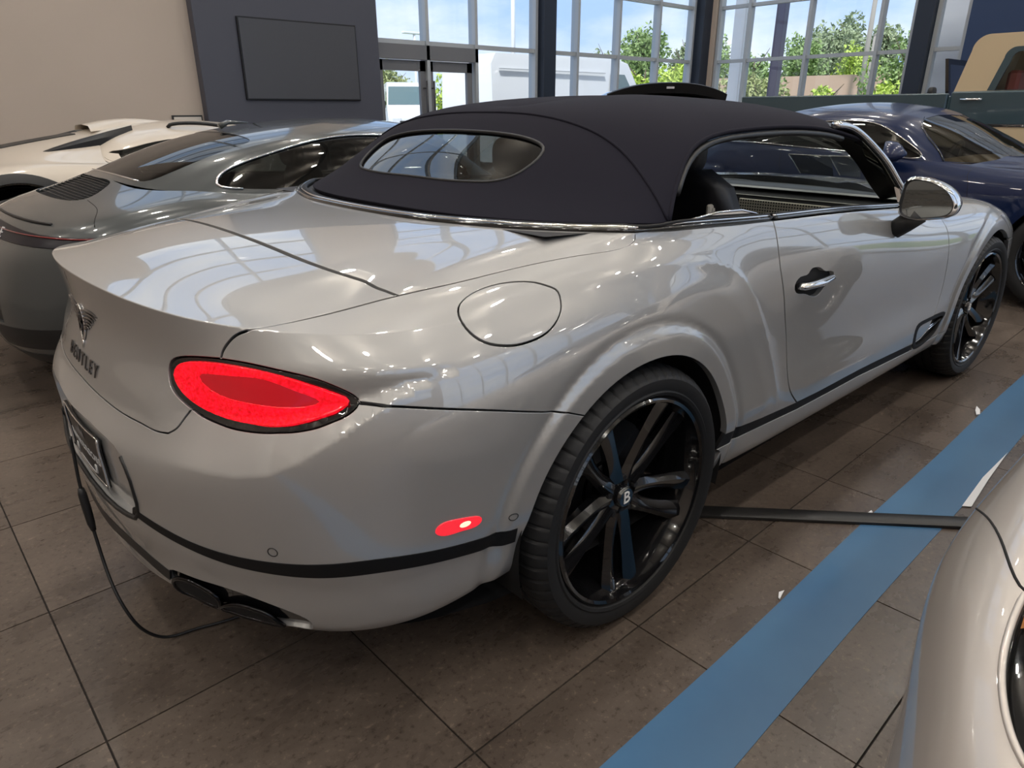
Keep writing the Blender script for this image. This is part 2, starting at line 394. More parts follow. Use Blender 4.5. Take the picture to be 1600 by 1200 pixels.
tm.add([(-hw+e,-hw+e,0),(hw-e,-hw+e,0),(hw-e,hw-e,0),(-hw+e,hw-e,0),(-hw,-hw,-.0012),(hw,-hw,-.0012),(hw,hw,-.0012),(-hw,hw,-.0012),(-hw,-hw,-.006),(hw,-hw,-.006),(hw,hw,-.006),(-hw,hw,-.006)],[(0,1,2,3)]+[(j,(j+1)%4+4 if False else 4+j,4+(j+1)%4,(j+1)%4) for j in range(4)]+[(4+j,8+j,8+(j+1)%4,4+(j+1)%4) for j in range(4)])
tiles=[]; cpos=np.array(CAMO.matrix_world.translation); Rm=np.array(CAMO.matrix_world.to_3x3())
for i in range(-20,30):
    for j in range(-22,20):
        a=A0+(i+.5)*TS; b=B0+(j+.5)*TS; x,y=a*ct-b*st_,a*st_+b*ct
        if not (XB<x<D2 and YR<y<D1): continue
        d=np.array((x,y,0))-cpos; q=Rm.T@d; vis=q[2]<-.3 and abs(q[0]/-q[2])<.745+.25/max(.4,-q[2]) and abs(q[1]/-q[2])<.56+.25/max(.4,-q[2])
        tiles.append((0 if vis else 1,np.linalg.norm(d),x,y))
tiles.sort(); ft=None; rest=MB()
for k,(vz,dist,x,y) in enumerate(tiles):
    if k<300 and vz==0:
        if ft is None: ft=fixn(tm.build('floor_tile',M_TILE,FL)); ft.location=(x,y,0); ft.rotation_euler=(0,0,TH)
        else: inst('floor_tile',ft,FL,(x,y,0),(0,0,TH))
    else:
        rest.add([(x+p[0]*ct-p[1]*st_,y+p[0]*st_+p[1]*ct,p[2]) for p in tm.V],tm.F)
tag(fixn(rest.build('floor_tile_field',M_TILE,FL)),kind='stuff')
# painted blue lane and scraps of paper along it
def g2w(a,b,z=0): return (a*ct-b*st_,a*st_+b*ct,z)
M_BLUE=mat('blue_lane_vinyl',(.048,.135,.265),.33,noise=(3,(.058,.155,.29),3,.35,.7))
mb=MB(); aa=np.linspace(-4,11.5,90); w=.002*np.sin(aa*7); lo=[g2w(a,-1.403+.004*math.sin(a*3),.0022) for a in aa]; hi=[g2w(a,-1.205-.003*math.sin(a*4+1),.0022) for a in aa]
n=len(aa); lo2=[(p[0],p[1],.0002) for p in lo]; hi2=[(p[0],p[1],.0002) for p in hi]
mb.add(lo+hi+lo2+hi2,[(i,i+1,n+i+1,n+i) for i in range(n-1)]+[(2*n+i,2*n+i+1,i+1,i) for i in range(n-1)]+[(n+i,n+i+1,3*n+i+1,3*n+i) for i in range(n-1)])
tag(mb.build('floor_lane',M_BLUE),'flat blue vinyl lane running along the tiled floor beside the silver convertible','floor marking')
M_PAPER=mat('white_paper',(.78,.79,.82),.6)
SCR=[([(1.33,-1.405),(1.62,-1.395),(1.95,-1.402),(1.62,-1.415),(1.35,-1.43)],'long white paper sliver beside the blue lane near the foreground wing'),([(2.25,-1.398),(2.55,-1.392),(2.9,-1.40),(2.6,-1.42),(2.3,-1.425)],'white paper strip on blue lane edge farther along than the long sliver'),([(2.30,-1.205),(2.36,-1.19),(2.40,-1.165),(2.34,-1.175),(2.28,-1.195)],'small white paper scrap on blue lane edge nearest the front wheel'),([(.36,-1.203),(.385,-1.197),(.41,-1.192),(.39,-1.185),(.365,-1.196)],'tiny pale paper fleck on blue lane edge below the black strap'),([(1.02,-1.204),(1.05,-1.2),(1.06,-1.192),(1.03,-1.19)],'tiny pale paper fleck on blue lane edge next to the black strap')]
for pts,lb in SCR:
    m_=MB(); c=np.mean(pts,0); k=len(pts)
    top=[g2w(a,b,.006+.002*math.sin(9*a)) for a,b in pts]; bot=[g2w(a,b,.0035) for a,b in pts]
    m_.add(top+bot,[tuple(range(k)),tuple(range(2*k-1,k-1,-1))]+[(i,(i+1)%k,k+(i+1)%k,k+i) for i in range(k)]); tag(fixn(m_.build('paper_scrap',M_PAPER)),lb,'paper','paper scraps along the blue lane')
# black strap lying across the lane
mb=MB(); p0=np.array((.28,-.42,.0)); p1=np.array((1.66,-1.87,.0)); d=(p1-p0)/np.linalg.norm(p1-p0); s_=np.array((-d[1],d[0],0)); rr=[]
for t in np.linspace(0,1,24):
    c=p0+(p1-p0)*t; c=c+s_*.003*math.sin(5*t); rr.append([tuple(c+s_*a+np.array((0,0,z))) for a,z in ((-.034,.0025),(-.033,.012),(-.024,.0165),(.024,.0165),(.033,.012),(.034,.0025))])
mb.add(*loft(rr)); tag(fixn(mb.build('floor_strap',mat('black_strap',(.02,.019,.019),.38),None,angle=50)),'black flat strap lying across the blue lane from under the convertible','strap')
# ---------------------------------------------------------------- walls
M_CREAM=mat('cream_wall',(.465,.40,.345),.7,noise=(.8,(.495,.425,.37),2,.3,.7))
M_DARKP=mat('charcoal_panel',(.066,.070,.094),.42)
M_CEIL=mat('white_ceiling',(.70,.66,.61),.8)
M_ALU=mat('grey_aluminium',(.42,.45,.48),.4,.25)
M_COL=mat('navy_column',(.016,.024,.042),.45)
M_PANE=glass('window_pane',(.90,.94,.96),1.45)
def wallbox(name,a,b,m,**k): o=MB().box(a,b).build(name,m); return tag(o,kind='structure')
# left wall (y = D1): solid part with a high window, then glazing
wm=MB(); WX0,WX1,WZ0,WZ1=.05,2.86,3.35,7.3
wm.box((XB,D1,-.1),(WX0,D1+.25,HC)); wm.box((WX0,D1,-.1),(WX1,D1+.25,WZ0)); wm.box((WX0,D1,WZ1),(WX1,D1+.25,HC)); wm.box((WX1,D1,-.1),(4.22,D1+.25,HC)); wm.box((4.22,D1,WZ1),(D2+.3,D1+.25,HC))
tag(wm.build('wall_left',M_CREAM),kind='structure')
def glazing(name,axis,const,us,zs,out=1,skip=lambda i,j:False,mw=.055,dep=.16,thick_first=False):
    """a window of mullions and transoms with one pane per opening; us along the wall, zs up"""
    mb=MB()
    def bx(u0,u1,z0,z1,d0,d1):
        if axis=='y': mb.box((u0,const+d0,z0),(u1,const+d1,z1))
        else: mb.box((const+d0,u0,z0),(const+d1,u1,z1))
    for u in us: bx(u-mw/2,u+mw/2,zs[0],zs[-1],-dep/2,dep/2)
    for z in zs: bx(us[0]-mw/2,us[-1]+mw/2,z-.03,z+.03,-dep/2+.03,dep/2-.03)
    w=tag(mb.build(name,M_ALU),kind='structure')
    for i in range(len(us)-1):
        for j in range(len(zs)-1):
            if skip(i,j): continue
            p=MB(); u0,u1,z0,z1=us[i]+mw/2,us[i+1]-mw/2,zs[j]+.03,zs[j+1]-.03
            if axis=='y': p.add([(u0,const,z0),(u1,const,z0),(u1,const,z1),(u0,const,z1)],[(0,1,2,3)])
            else: p.add([(const,u0,z0),(const,u1,z0),(const,u1,z1),(const,u0,z1)],[(0,1,2,3)])
            p.build('window_pane',M_PANE,w)
    return w
ZS=[0.04,1.15,2.25,3.22,4.2,5.2,6.25,7.28]
glazing('window_1','y',D1+.10,[WX0,1.45,WX1],[3.35,4.3,5.3,6.3,7.3])
glazing('window_2','y',D1+.10,[4.28,5.18,6.09,7.36],ZS,skip=lambda i,j:i<2 and j<2)
glazing('window_3','y',D1+.10,[7.78,8.36,9.45,10.62,11.72],ZS)
glazing('window_4','x',D2+.10,[-9.4,-7.6,-5.9,-4.2,-2.6,-1.3,-.2,1.0,2.36,2.8],ZS)
glazing('window_5','x',D2+.10,[3.16,3.70,4.97,6.20,6.85],ZS)
# columns
for nm,a,b in (('trim_1',(7.42,D1-.10,0),(7.70,D1+.12,HC)),('trim_2',(11.80,D1-.14,0),(12.12,D1+.1,HC)),('trim_3',(D2-.12,2.84,0),(D2+.08,3.10,HC))):
    tag(MB().box(a,b,.01).build(nm,M_COL),kind='structure')
# glazed double door in the left wall
DZ=2.02
tag(MB().box((4.25,D1+.02,2.03),(6.12,D1+.18,2.22)).build('trim_4',mat('door_grey',(.17,.175,.19),.42,.2)),kind='structure')
for k,(x0,x1) in enumerate(((4.32,5.155),(5.185,6.03))):
    mb=MB(); 
    for a,b in (((x0,.02),(x0+.10,DZ)),((x1-.10,.02),(x1,DZ)),((x0,DZ-.14),(x1,DZ)),((x0,.02),(x1,.28))): mb.box((a[0],D1+.07,a[1]),(b[0],D1+.125,b[1]))
    dd=tag(mb.build('door_%d'%(k+1),mat('door_grey',(.17,.175,.19),.42,.2)),kind='structure')
    MB().add([(x0+.1,D1+.1,.28),(x1-.1,D1+.1,.28),(x1-.1,D1+.1,DZ-.14),(x0+.1,D1+.1,DZ-.14)],[(0,1,2,3)]).build('door_glass',M_PANE,dd)
    hx=x1-.05 if k==0 else x0+.05
    mb=MB().tube([(hx,D1-.02,.95),(hx,D1-.02,1.75)],.014,8); mb.tube([(hx,D1-.02,1.05),(hx,D1+.08,1.05)],.01,6); mb.tube([(hx,D1-.02,1.65),(hx,D1+.08,1.65)],.01,6); mb.build('door_handle',mat('handle_dark',(.03,.03,.035),.35),dd,True)
# charcoal display wall with a screen
PX0,PX1=1.84,4.25
tag(MB().box((PX0,D1-.14,-.004),(PX1,D1+.01,3.25),.006).build('wall_display',M_DARKP),kind='structure')
TV=thing('wall_screen','large switched-off screen hung on the charcoal display wall','screen',(3.11,D1-.19,1.47))
MB().box((-.785,.02,0),(.785,.05,.91),.004).build('casing',mat('screen_frame',(.006,.006,.008),.3),TV)
MB().box((-.768,.012,.017),(.768,.024,.893)).build('panel',mat('screen_glass_off',(.062,.065,.078),.34),TV)
# small framed sign at the foot of the cream wall
SG=thing('small_sign','small white sign in a dark frame against cream wall beside charcoal panel','sign',(1.47,D1-.03,1.17)); 
MB().box((0,0,0),(.34,.025,.13)).build('frame',M_SATIN0 if 'M_SATIN0' in globals() else mat('sign_frame',(.02,.02,.02),.5),SG); MB().box((.015,-.004,.012),(.325,.002,.112)).build('face',mat('sign_face',(.62,.58,.53),.6),SG)
# right and rear walls, ceiling
rm=MB(); rm.box((XB,YR-.25,6.9),(D2+.3,YR,HC)); rm.box((XB,YR-.25,0),(.2,YR,2.9))
for x0,x1 in ((XB,-7.2),(-.6,.2)): rm.box((x0,YR-.25,2.9),(x1,YR,6.9))
rm.box((10.6,YR-.25,0),(D2+.3,YR,6.9))
tag(rm.build('wall_right',M_CREAM),kind='structure')
glazing('window_6','y',YR-.1,[.2,1.5,2.8,4.1,5.4,6.7,8.0,9.3,10.6],[.04,1.15,2.25,3.3,4.4,5.6,6.9])
glazing('window_7','y',YR-.1,[-7.2,-5.9,-4.6,-3.3,-2.0,-.6],[2.9,3.9,4.9,5.9,6.9])
tag(MB().box((XB-.25,YR-.25,-.1),(XB,D1+.25,HC)).build('wall_back',M_CREAM),kind='structure')
fm=MB(); fm.box((D2,YR-.25,7.3),(D2+.3,D1+.25,HC)); fm.box((D2,6.9,-.1),(D2+.3,D1+.25,HC)); fm.box((D2+.0,YR-.25,-.1),(D2+.3,-9.4,HC))
tag(fm.build('wall_front',M_CREAM),kind='structure')
tag(MB().box((XB-.25,YR-.25,HC),(D2+.3,D1+.25,HC+.2)).build('ceiling',M_CEIL),kind='structure')
for k,x in enumerate(np.linspace(-6.5,9.5,6)):
    mb=MB().box((x-.09,YR,HC-.55),(x+.09,D1,HC-.50)); mb.box((x-.02,YR,HC-.5),(x+.02,D1,HC)); tag(mb.build('trim_%d'%(k+10),mat('beam_grey',(.35,.34,.33),.6)),kind='structure')
# navy banner wall by the front glazing
tag(MB().box((D2-.12,1.05,-.004),(D2-.02,2.30,4.4)).build('wall_banner',mat('banner_navy',(.022,.045,.11),.45)),kind='structure')
# ---------------------------------------------------------------- ceiling lamps
M_LAMP=mat('lamp_glow',(1,1,1),.4,emit=(1,.93,.82),estr=60)
lampm=MB().lathe([(.0,0),(.13,0)],20); ringm=MB().lathe([(.13,-.004),(.16,-.004),(.165,.03),(.13,.03)],20,close=True)
LO=None
for i,x in enumerate(np.linspace(-7.8,10.8,8)):
    for j,y in enumerate(np.linspace(-8.2,5.8,6)):
        row='row %d of the ceiling lamps counted from the back wall'%(i+1)
        t=thing('ceiling_lamp','round recessed ceiling lamp glowing warm white','lamp',(x,y,HC-.62),0,'ceiling lamps')
        if LO is None:
            LO=lampm.build('lens',M_LAMP,t); RO=ringm.build('ring',mat('lamp_ring',(.6,.6,.6),.4),t)
        else: inst('lens',LO,t); inst('ring',RO,t)
        l=bpy.data.lights.new('lamp_light','AREA'); l.shape='DISK'; l.size=.26; l.energy=LAMP_W; l.color=(1,.95,.88); l.spread=math.radians(150); lo_=bpy.data.objects.new('lamp_light',l); link(lo_,t); lo_.location=(0,0,-.02)
def _st(x,rows): return [(x,)+r for r in rows]
BODY_D=[
[(-.79,0,.235),(-1.03,0,.285),(-1.075,0,.40),(-1.085,0,.455),(-1.09,0,.56),(-1.085,0,.66),(-1.045,0,.728),(-1.024,0,.79),(-1.005,0,.88),(-1.019,0,1.004),(-.94,0,1.014),(-.80,0,1.042),(-.55,0,1.066),(-.241,0,1.073)],
[(-.79,.25,.235),(-1.015,.25,.285),(-1.06,.25,.40),(-1.07,.25,.455),(-1.075,.25,.56),(-1.07,.25,.665),(-1.032,.25,.73),(-1.012,.247,.79),(-.99,.24,.88),(-1.004,.235,.999),(-.925,.23,1.008),(-.785,.22,1.036),(-.535,.19,1.063),(-.236,.17,1.073)],
[(-.77,.47,.235),(-.955,.485,.285),(-1.0,.49,.41),(-1.012,.495,.46),(-1.02,.5,.56),(-1.017,.5,.67),(-.988,.495,.74),(-.97,.48,.80),(-.945,.465,.88),(-.959,.44,.986),(-.885,.43,.994),(-.75,.405,1.022),(-.505,.36,1.054),(-.217,.33,1.073)],
[(-.72,.60,.23),(-.865,.645,.278),(-.905,.665,.42),(-.915,.675,.462),(-.925,.685,.56),(-.925,.69,.67),(-.915,.685,.745),(-.90,.67,.81),(-.875,.642,.885),(-.865,.615,.968),(-.80,.60,.976),(-.68,.56,1.005),(-.465,.50,1.043),(-.178,.47,1.073)],
[(-.66,.68,.23),(-.775,.75,.278),(-.815,.775,.425),(-.825,.785,.465),(-.832,.795,.56),(-.832,.80,.67),(-.825,.797,.745),(-.81,.785,.81),(-.785,.758,.885),(-.76,.715,.955),(-.71,.69,.967),(-.61,.64,.995),(-.41,.59,1.035),(-.14,.575,1.073)],
[(-.57,.75,.24),(-.66,.83,.292),(-.69,.86,.43),(-.698,.87,.47),(-.703,.88,.56),(-.703,.886,.67),(-.70,.885,.745),(-.69,.876,.81),(-.672,.85,.885),(-.645,.795,.95),(-.605,.755,.975),(-.52,.705,1.005),(-.34,.665,1.04),(-.095,.665,1.073)],
[(-.47,.79,.26),(-.53,.872,.318),(-.54,.90,.435),(-.545,.912,.475),(-.548,.922,.56),(-.548,.928,.67),(-.546,.928,.745),(-.54,.922,.81),(-.525,.897,.885),(-.495,.845,.955),(-.465,.81,.985),(-.395,.765,1.013),(-.245,.73,1.045),(-.05,.735,1.073)],
[(-.33,.82,.29),(-.33,.895,.35),(-.33,.92,.44),(-.335,.93,.478),(-.335,.938,.56),(-.335,.943,.67),(-.335,.943,.745),(-.33,.938,.82),(-.32,.915,.90),(-.30,.87,.96),(-.275,.84,.995),(-.22,.805,1.025),(-.13,.785,1.05),(-.005,.795,1.073)],
_st(0,[(.82,.27),(.90,.33),(.93,.425),(.938,.47),(.945,.56),(.947,.67),(.946,.75),(.938,.84),(.92,.915),(.895,.975)])+[(.015,.875,1.015),(.03,.858,1.042),(.045,.85,1.06),(.07,.852,1.073)],
_st(.3,[(.82,.25),(.90,.31),(.93,.42),(.933,.465),(.930,.56),(.928,.66),(.927,.745),(.922,.83),(.912,.905),(.898,.97),(.888,1.008),(.88,1.032),(.873,1.05),(.868,1.063)]),
_st(.6,[(.82,.24),(.895,.29),(.925,.415),(.928,.46),(.922,.56),(.918,.66),(.917,.745),(.915,.83),(.908,.90),(.898,.96),(.888,1.0),(.88,1.024),(.874,1.038),(.868,1.047)]),
_st(1.0,[(.82,.24),(.892,.28),(.922,.405),(.925,.45),(.915,.55),(.912,.65),(.914,.74),(.915,.82),(.91,.885),(.9,.94),(.888,.98),(.878,1.005),(.87,1.02),(.862,1.03)]),
_st(1.5,[(.82,.24),(.89,.275),(.92,.40),(.922,.445),(.912,.54),(.910,.64),(.913,.73),(.912,.80),(.905,.86),(.893,.91),(.878,.95),(.865,.975),(.855,.99),(.845,1.0)]),
_st(2.0,[(.82,.24),(.89,.275),(.918,.40),(.92,.44),(.914,.54),(.915,.64),(.918,.73),(.914,.79),(.903,.845),(.885,.89),(.862,.925),(.84,.948),(.82,.96),(.80,.968)]),
_st(2.45,[(.82,.24),(.885,.27),(.912,.40),(.915,.44),(.918,.54),(.922,.64),(.925,.73),(.92,.79),(.905,.845),(.875,.89),(.83,.92),(.78,.938),(.73,.945),(.68,.948)]),
_st(2.85,[(.82,.24),(.885,.27),(.912,.40),(.915,.44),(.92,.54),(.925,.64),(.927,.73),(.92,.785),(.905,.832),(.872,.875),(.83,.903),(.775,.92),(.70,.928),(.62,.93)]),
_st(3.25,[(.80,.24),(.87,.26),(.895,.39),(.898,.43),(.90,.53),(.90,.62),(.897,.70),(.885,.75),(.86,.80),(.82,.835),(.77,.86),(.71,.875),(.64,.882),(.56,.885)]),
[(3.40,.72,.24),(3.46,.79,.26),(3.50,.81,.38),(3.51,.815,.42),(3.525,.82,.51),(3.53,.82,.60),(3.53,.81,.67),(3.525,.80,.71),(3.52,.77,.755),(3.51,.73,.79),(3.50,.69,.815),(3.48,.63,.833),(3.465,.57,.843),(3.45,.50,.848)],
[(3.48,.52,.24),(3.57,.60,.26),(3.62,.62,.37),(3.635,.62,.41),(3.655,.625,.49),(3.665,.625,.58),(3.665,.62,.64),(3.66,.61,.68),(3.655,.60,.715),(3.645,.575,.745),(3.635,.54,.77),(3.62,.50,.79),(3.61,.45,.803),(3.60,.40,.81)],
[(3.55,.27,.24),(3.65,.30,.26),(3.70,.305,.36),(3.715,.305,.40),(3.735,.305,.48),(3.745,.305,.56),(3.745,.30,.62),(3.74,.30,.66),(3.735,.29,.69),(3.725,.285,.72),(3.715,.27,.745),(3.70,.25,.767),(3.69,.235,.78),(3.68,.22,.788)],
[(3.57,0,.24),(3.67,0,.26),(3.72,0,.36),(3.735,0,.40),(3.755,0,.48),(3.765,0,.56),(3.765,0,.62),(3.76,0,.66),(3.755,0,.69),(3.745,0,.715),(3.735,0,.74),(3.72,0,.76),(3.71,0,.772),(3.70,0,.78)],
]
HAUNCH=[(-.42,.972),(-.2,.985),(.04,.990),(.18,.988),(.30,.972),(.39,.940),(.455,.895),(.515,.83),(.565,.76),(.62,.68),(.665,.60),(.70,.52),(.72,.44),(.73,.36)]
# crease of the bumper under the tail lamp: (Y', z) against plan position
SCAL=[(.30,.690),(.45,.690),(.58,.692),(.68,.693),(.74,.706),(.785,.735),(.82,.77),(.85,.808),(.875,.845),(.895,.872)]
LTOP=[(.30,.90),(.45,.905),(.58,.905),(.68,.905),(.74,.905),(.785,.905),(.82,.903),(.85,.90),(.875,.893),(.895,.885)]
def body_disp(s,u,v,p):
    x=p[:,0]; Y=-p[:,1]; z=p[:,2]; dy=np.zeros(len(p))
    side=sstep(-.75,-.35,x)
    # haunch muscle in front of and over the rear wheel
    if (side>0).any():
        d,sg,t=polydist(np.stack([x,z],1),HAUNCH); sd=d*sg    # curve runs forward and down: the wheel lies on its right
        soft=np.sqrt(sd*sd+.005**2); ins=sd<0
        ridge=.011*np.where(ins,np.exp(-soft/.055),np.exp(-soft/.07))
        fade=sstep(-.42,-.02,x)*sstep(.37,.50,z)
        dy+=(.013*sstep(.02,-.085,sd)*sstep(-.25,.12,x)*sstep(1.02,.99,z)+ridge*sstep(1.05,1.0,z))*fade
    for cx,r0 in ((0,.408),(2.851,.408)):
        r=np.hypot(x-cx,z-.374); near=(np.abs(x-cx)<.6)
        dy+=np.where(near,.007*sstep(.492,.455,r)-.0045*np.exp(-((r-.488)/.017)**2),0)*sstep(.95,.86,z)
    # hollow round the tail lamp above the bumper crease
    rear=(x<-.55)&(z<.96)&(z>.6)
    if rear.any():
        S=np.array(SCAL); L=np.array(LTOP); zc=np.interp(Y,S[:,0],S[:,1]); zt=np.interp(Y,L[:,0],L[:,1])
        q=(z-zc)/np.maximum(zt-zc,.012); f=np.where(q<=0,0,np.where(q<.42,q/.42,1-sstep(.42,1.0,q)))
        # soften the crease slightly
        w=.03; f=np.where(np.abs(q)<w,(q+w)**2/(4*w)/.42,f)
        dep=.042*sstep(.42,.62,Y)*np.clip((zt-zc)/.2,0,1)
        k=np.where(rear,dep*f,0); nx,ny=.80,.60
        ang=np.interp(Y,[.4,.6,.75,.88],[.1,.45,.8,1.25]); p=p.copy(); p[:,0]+=k*np.cos(ang); p[:,1]+=k*np.sin(ang)
    p=p.copy(); p[:,1]-=dy
    return p
BODY=Surf(BODY_D,lam_u=4e-6,lam_v=2e-7,crease=9,fade=(.95,1.5),disp=body_disp,mir_end=True)
TOP_D=[
[(-.165,0,1.086),(-.055,0,1.137),(.05,0,1.213),(.15,0,1.278),(.26,0,1.337),(.42,0,1.352)],
[(-.150,.33,1.086),(-.045,.32,1.137),(.06,.30,1.208),(.16,.275,1.272),(.28,.21,1.338),(.50,0,1.366)],
[(-.085,.57,1.086),(.01,.55,1.135),(.10,.515,1.20),(.195,.47,1.270),(.32,.37,1.340),(.62,0,1.381)],
[(.015,.735,1.086),(.095,.71,1.13),(.18,.665,1.195),(.275,.60,1.270),(.42,.47,1.348),(.75,0,1.391)],
[(.13,.82,1.083),(.20,.795,1.127),(.275,.75,1.19),(.375,.68,1.270),(.52,.52,1.352),(.85,0,1.397)],
[(.30,.852,1.068),(.345,.825,1.122),(.405,.782,1.19),(.48,.71,1.272),(.61,.53,1.354),(.90,0,1.399)],
[(.55,.86,1.052),(.56,.832,1.115),(.58,.787,1.19),(.62,.715,1.283),(.72,.52,1.360),(.97,0,1.400)],
[(.95,.858,1.033),(.95,.83,1.105),(.95,.782,1.19),(.96,.708,1.292),(1.0,.49,1.364),(1.13,0,1.397)],
[(1.35,.848,1.01),(1.35,.82,1.085),(1.345,.775,1.175),(1.34,.708,1.272),(1.345,.48,1.350),(1.36,0,1.380)],
[(1.78,.82,.985),(1.74,.795,1.06),(1.69,.765,1.15),(1.645,.712,1.228),(1.625,.48,1.311),(1.62,0,1.345)],
]
TOP=Surf(TOP_D,lam_u=2e-5,lam_v=1e-6,vmir=True)
P9_D=[
[(-.9,0,.18),(-1.02,0,.30),(-1.06,0,.52),(-1.0,0,.72),(-.93,0,.80),(-.87,0,.875),(-.64,0,.962),(-.42,0,1.035)],
[(-.88,.4,.18),(-1.0,.4,.30),(-1.03,.4,.52),(-.97,.4,.72),(-.90,.4,.80),(-.84,.38,.871),(-.62,.35,.952),(-.40,.3,1.022)],
[(-.8,.62,.18),(-.90,.66,.3),(-.92,.68,.52),(-.87,.67,.72),(-.82,.66,.80),(-.76,.62,.863),(-.56,.54,.935),(-.36,.46,.995)],
[(-.62,.76,.18),(-.70,.82,.30),(-.72,.85,.52),(-.70,.84,.70),(-.67,.83,.79),(-.62,.78,.865),(-.46,.68,.935),(-.28,.59,.985)],
[(-.4,.80,.18),(-.42,.88,.3),(-.42,.905,.5),(-.42,.905,.68),(-.41,.89,.79),(-.38,.84,.882),(-.27,.75,.948),(-.15,.67,.98)],
[(0,.82,.18),(0,.90,.3),(0,.925,.5),(0,.926,.68),(0,.91,.80),(0,.865,.892),(.0,.80,.942),(.02,.745,.963)],
[(.5,.80,.18),(.5,.87,.28),(.5,.895,.5),(.5,.895,.68),(.5,.88,.79),(.5,.85,.872),(.5,.81,.918),(.5,.785,.935)],
[(1.2,.78,.18),(1.2,.85,.27),(1.2,.875,.48),(1.2,.88,.66),(1.2,.868,.77),(1.2,.845,.84),(1.2,.815,.885),(1.2,.79,.905)],
[(1.9,.78,.18),(1.9,.85,.27),(1.9,.872,.48),(1.9,.88,.64),(1.9,.87,.74),(1.9,.84,.81),(1.9,.79,.85),(1.9,.74,.865)],
[(2.45,.78,.18),(2.45,.86,.27),(2.45,.885,.48),(2.45,.892,.62),(2.45,.88,.72),(2.45,.84,.79),(2.45,.76,.83),(2.45,.66,.84)],
[(3.0,.74,.18),(3.0,.80,.26),(3.0,.82,.45),(3.0,.82,.57),(3.0,.79,.65),(3.0,.74,.70),(3.0,.64,.73),(3.0,.52,.74)],
[(3.25,.5,.18),(3.36,.56,.26),(3.40,.58,.42),(3.38,.58,.52),(3.36,.56,.58),(3.32,.52,.62),(3.27,.46,.645),(3.2,.38,.655)],
[(3.35,0,.18),(3.45,0,.26),(3.48,0,.42),(3.47,0,.50),(3.45,0,.55),(3.42,0,.59),(3.36,0,.61),(3.3,0,.625)]]
P9C_D=[
[(-.42,0,1.030),(-.2,0,1.112),(.05,0,1.19),(.35,0,1.250),(.6,0,1.278),(.8,0,1.292)],
[(-.39,.33,1.018),(-.18,.33,1.10),(.06,.32,1.18),(.36,.29,1.244),(.62,.18,1.280),(.85,0,1.295)],
[(-.30,.52,.99),(-.12,.505,1.07),(.10,.48,1.155),(.38,.43,1.230),(.66,.28,1.281),(.92,0,1.298)],
[(-.12,.67,.972),(.0,.65,1.035),(.16,.615,1.12),(.42,.55,1.207),(.70,.37,1.278),(1.0,0,1.301)],
[(.10,.745,.957),(.18,.72,1.015),(.30,.68,1.095),(.5,.61,1.192),(.76,.41,1.272),(1.05,0,1.302)],
[(.45,.787,.935),(.48,.765,.997),(.54,.73,1.08),(.66,.64,1.19),(.85,.43,1.270),(1.1,0,1.302)],
[(.9,.795,.915),(.9,.77,.98),(.9,.735,1.068),(.92,.645,1.19),(1.0,.43,1.270),(1.15,0,1.301)],
[(1.4,.785,.895),(1.37,.765,.962),(1.34,.73,1.05),(1.3,.64,1.178),(1.27,.42,1.260),(1.27,0,1.292)],
[(1.75,.76,.875),(1.68,.73,.95),(1.58,.69,1.05),(1.47,.61,1.165),(1.42,.40,1.245),(1.40,0,1.277)],
[(2.05,.55,.86),(1.9,.52,.95),(1.74,.49,1.05),(1.6,.44,1.15),(1.52,.30,1.225),(1.48,0,1.262)],
[(2.2,0,.88),(2.02,0,.98),(1.86,0,1.07),(1.72,0,1.15),(1.6,0,1.215),(1.52,0,1.252)]]
P9=Surf(P9_D,lam_u=2e-5,lam_v=1e-6,mir_end=True); P9C=Surf(P9C_D,lam_u=2e-5,lam_v=1e-6,vmir=True,mir_end=True)
# wedge-shaped mid-engined car: origin under its rear axle
LB_D=[
[(-.75,0,.25),(-.92,0,.36),(-.98,0,.55),(-.97,0,.75),(-1.0,0,.93),(-.80,0,1.00),(-.35,0,1.11),(.0,0,1.19)],
[(-.75,.4,.25),(-.9,.42,.36),(-.95,.44,.55),(-.94,.44,.75),(-.96,.44,.93),(-.76,.42,.985),(-.32,.38,1.09),(.03,.33,1.17)],
[(-.65,.72,.25),(-.78,.77,.36),(-.82,.80,.55),(-.80,.80,.75),(-.78,.79,.915),(-.6,.70,.98),(-.24,.62,1.06),(.03,.56,1.105)],
[(-.45,.86,.25),(-.52,.92,.36),(-.53,.945,.55),(-.52,.95,.75),(-.49,.93,.90),(-.38,.84,.985),(-.18,.76,1.02),(.0,.735,1.015)],
[(-.1,.88,.25),(-.1,.95,.36),(-.1,.965,.55),(-.1,.968,.75),(-.09,.945,.89),(-.05,.87,.975),(.02,.82,.99),(.14,.785,.995)],
[(.4,.88,.25),(.4,.94,.34),(.4,.955,.55),(.4,.955,.72),(.4,.94,.85),(.4,.88,.94),(.4,.83,.955),(.4,.805,.965)],
[(1.0,.86,.25),(1.0,.92,.32),(1.0,.925,.55),(1.0,.92,.70),(1.0,.90,.80),(1.0,.87,.87),(1.0,.83,.91),(1.0,.80,.93)],
[(1.7,.86,.25),(1.7,.92,.32),(1.7,.93,.52),(1.7,.93,.65),(1.7,.91,.73),(1.7,.87,.79),(1.7,.81,.825),(1.7,.76,.84)],
[(2.4,.86,.25),(2.4,.92,.32),(2.4,.94,.5),(2.4,.94,.6),(2.4,.92,.67),(2.4,.86,.73),(2.4,.77,.76),(2.4,.68,.77)],
[(3.1,.70,.25),(3.15,.78,.3),(3.18,.80,.42),(3.16,.79,.48),(3.13,.77,.53),(3.08,.70,.57),(3.0,.6,.60),(2.95,.5,.62)],
[(3.4,0,.25),(3.5,0,.30),(3.52,0,.38),(3.5,0,.43),(3.46,0,.47),(3.4,0,.51),(3.3,0,.55),(3.2,0,.58)]]
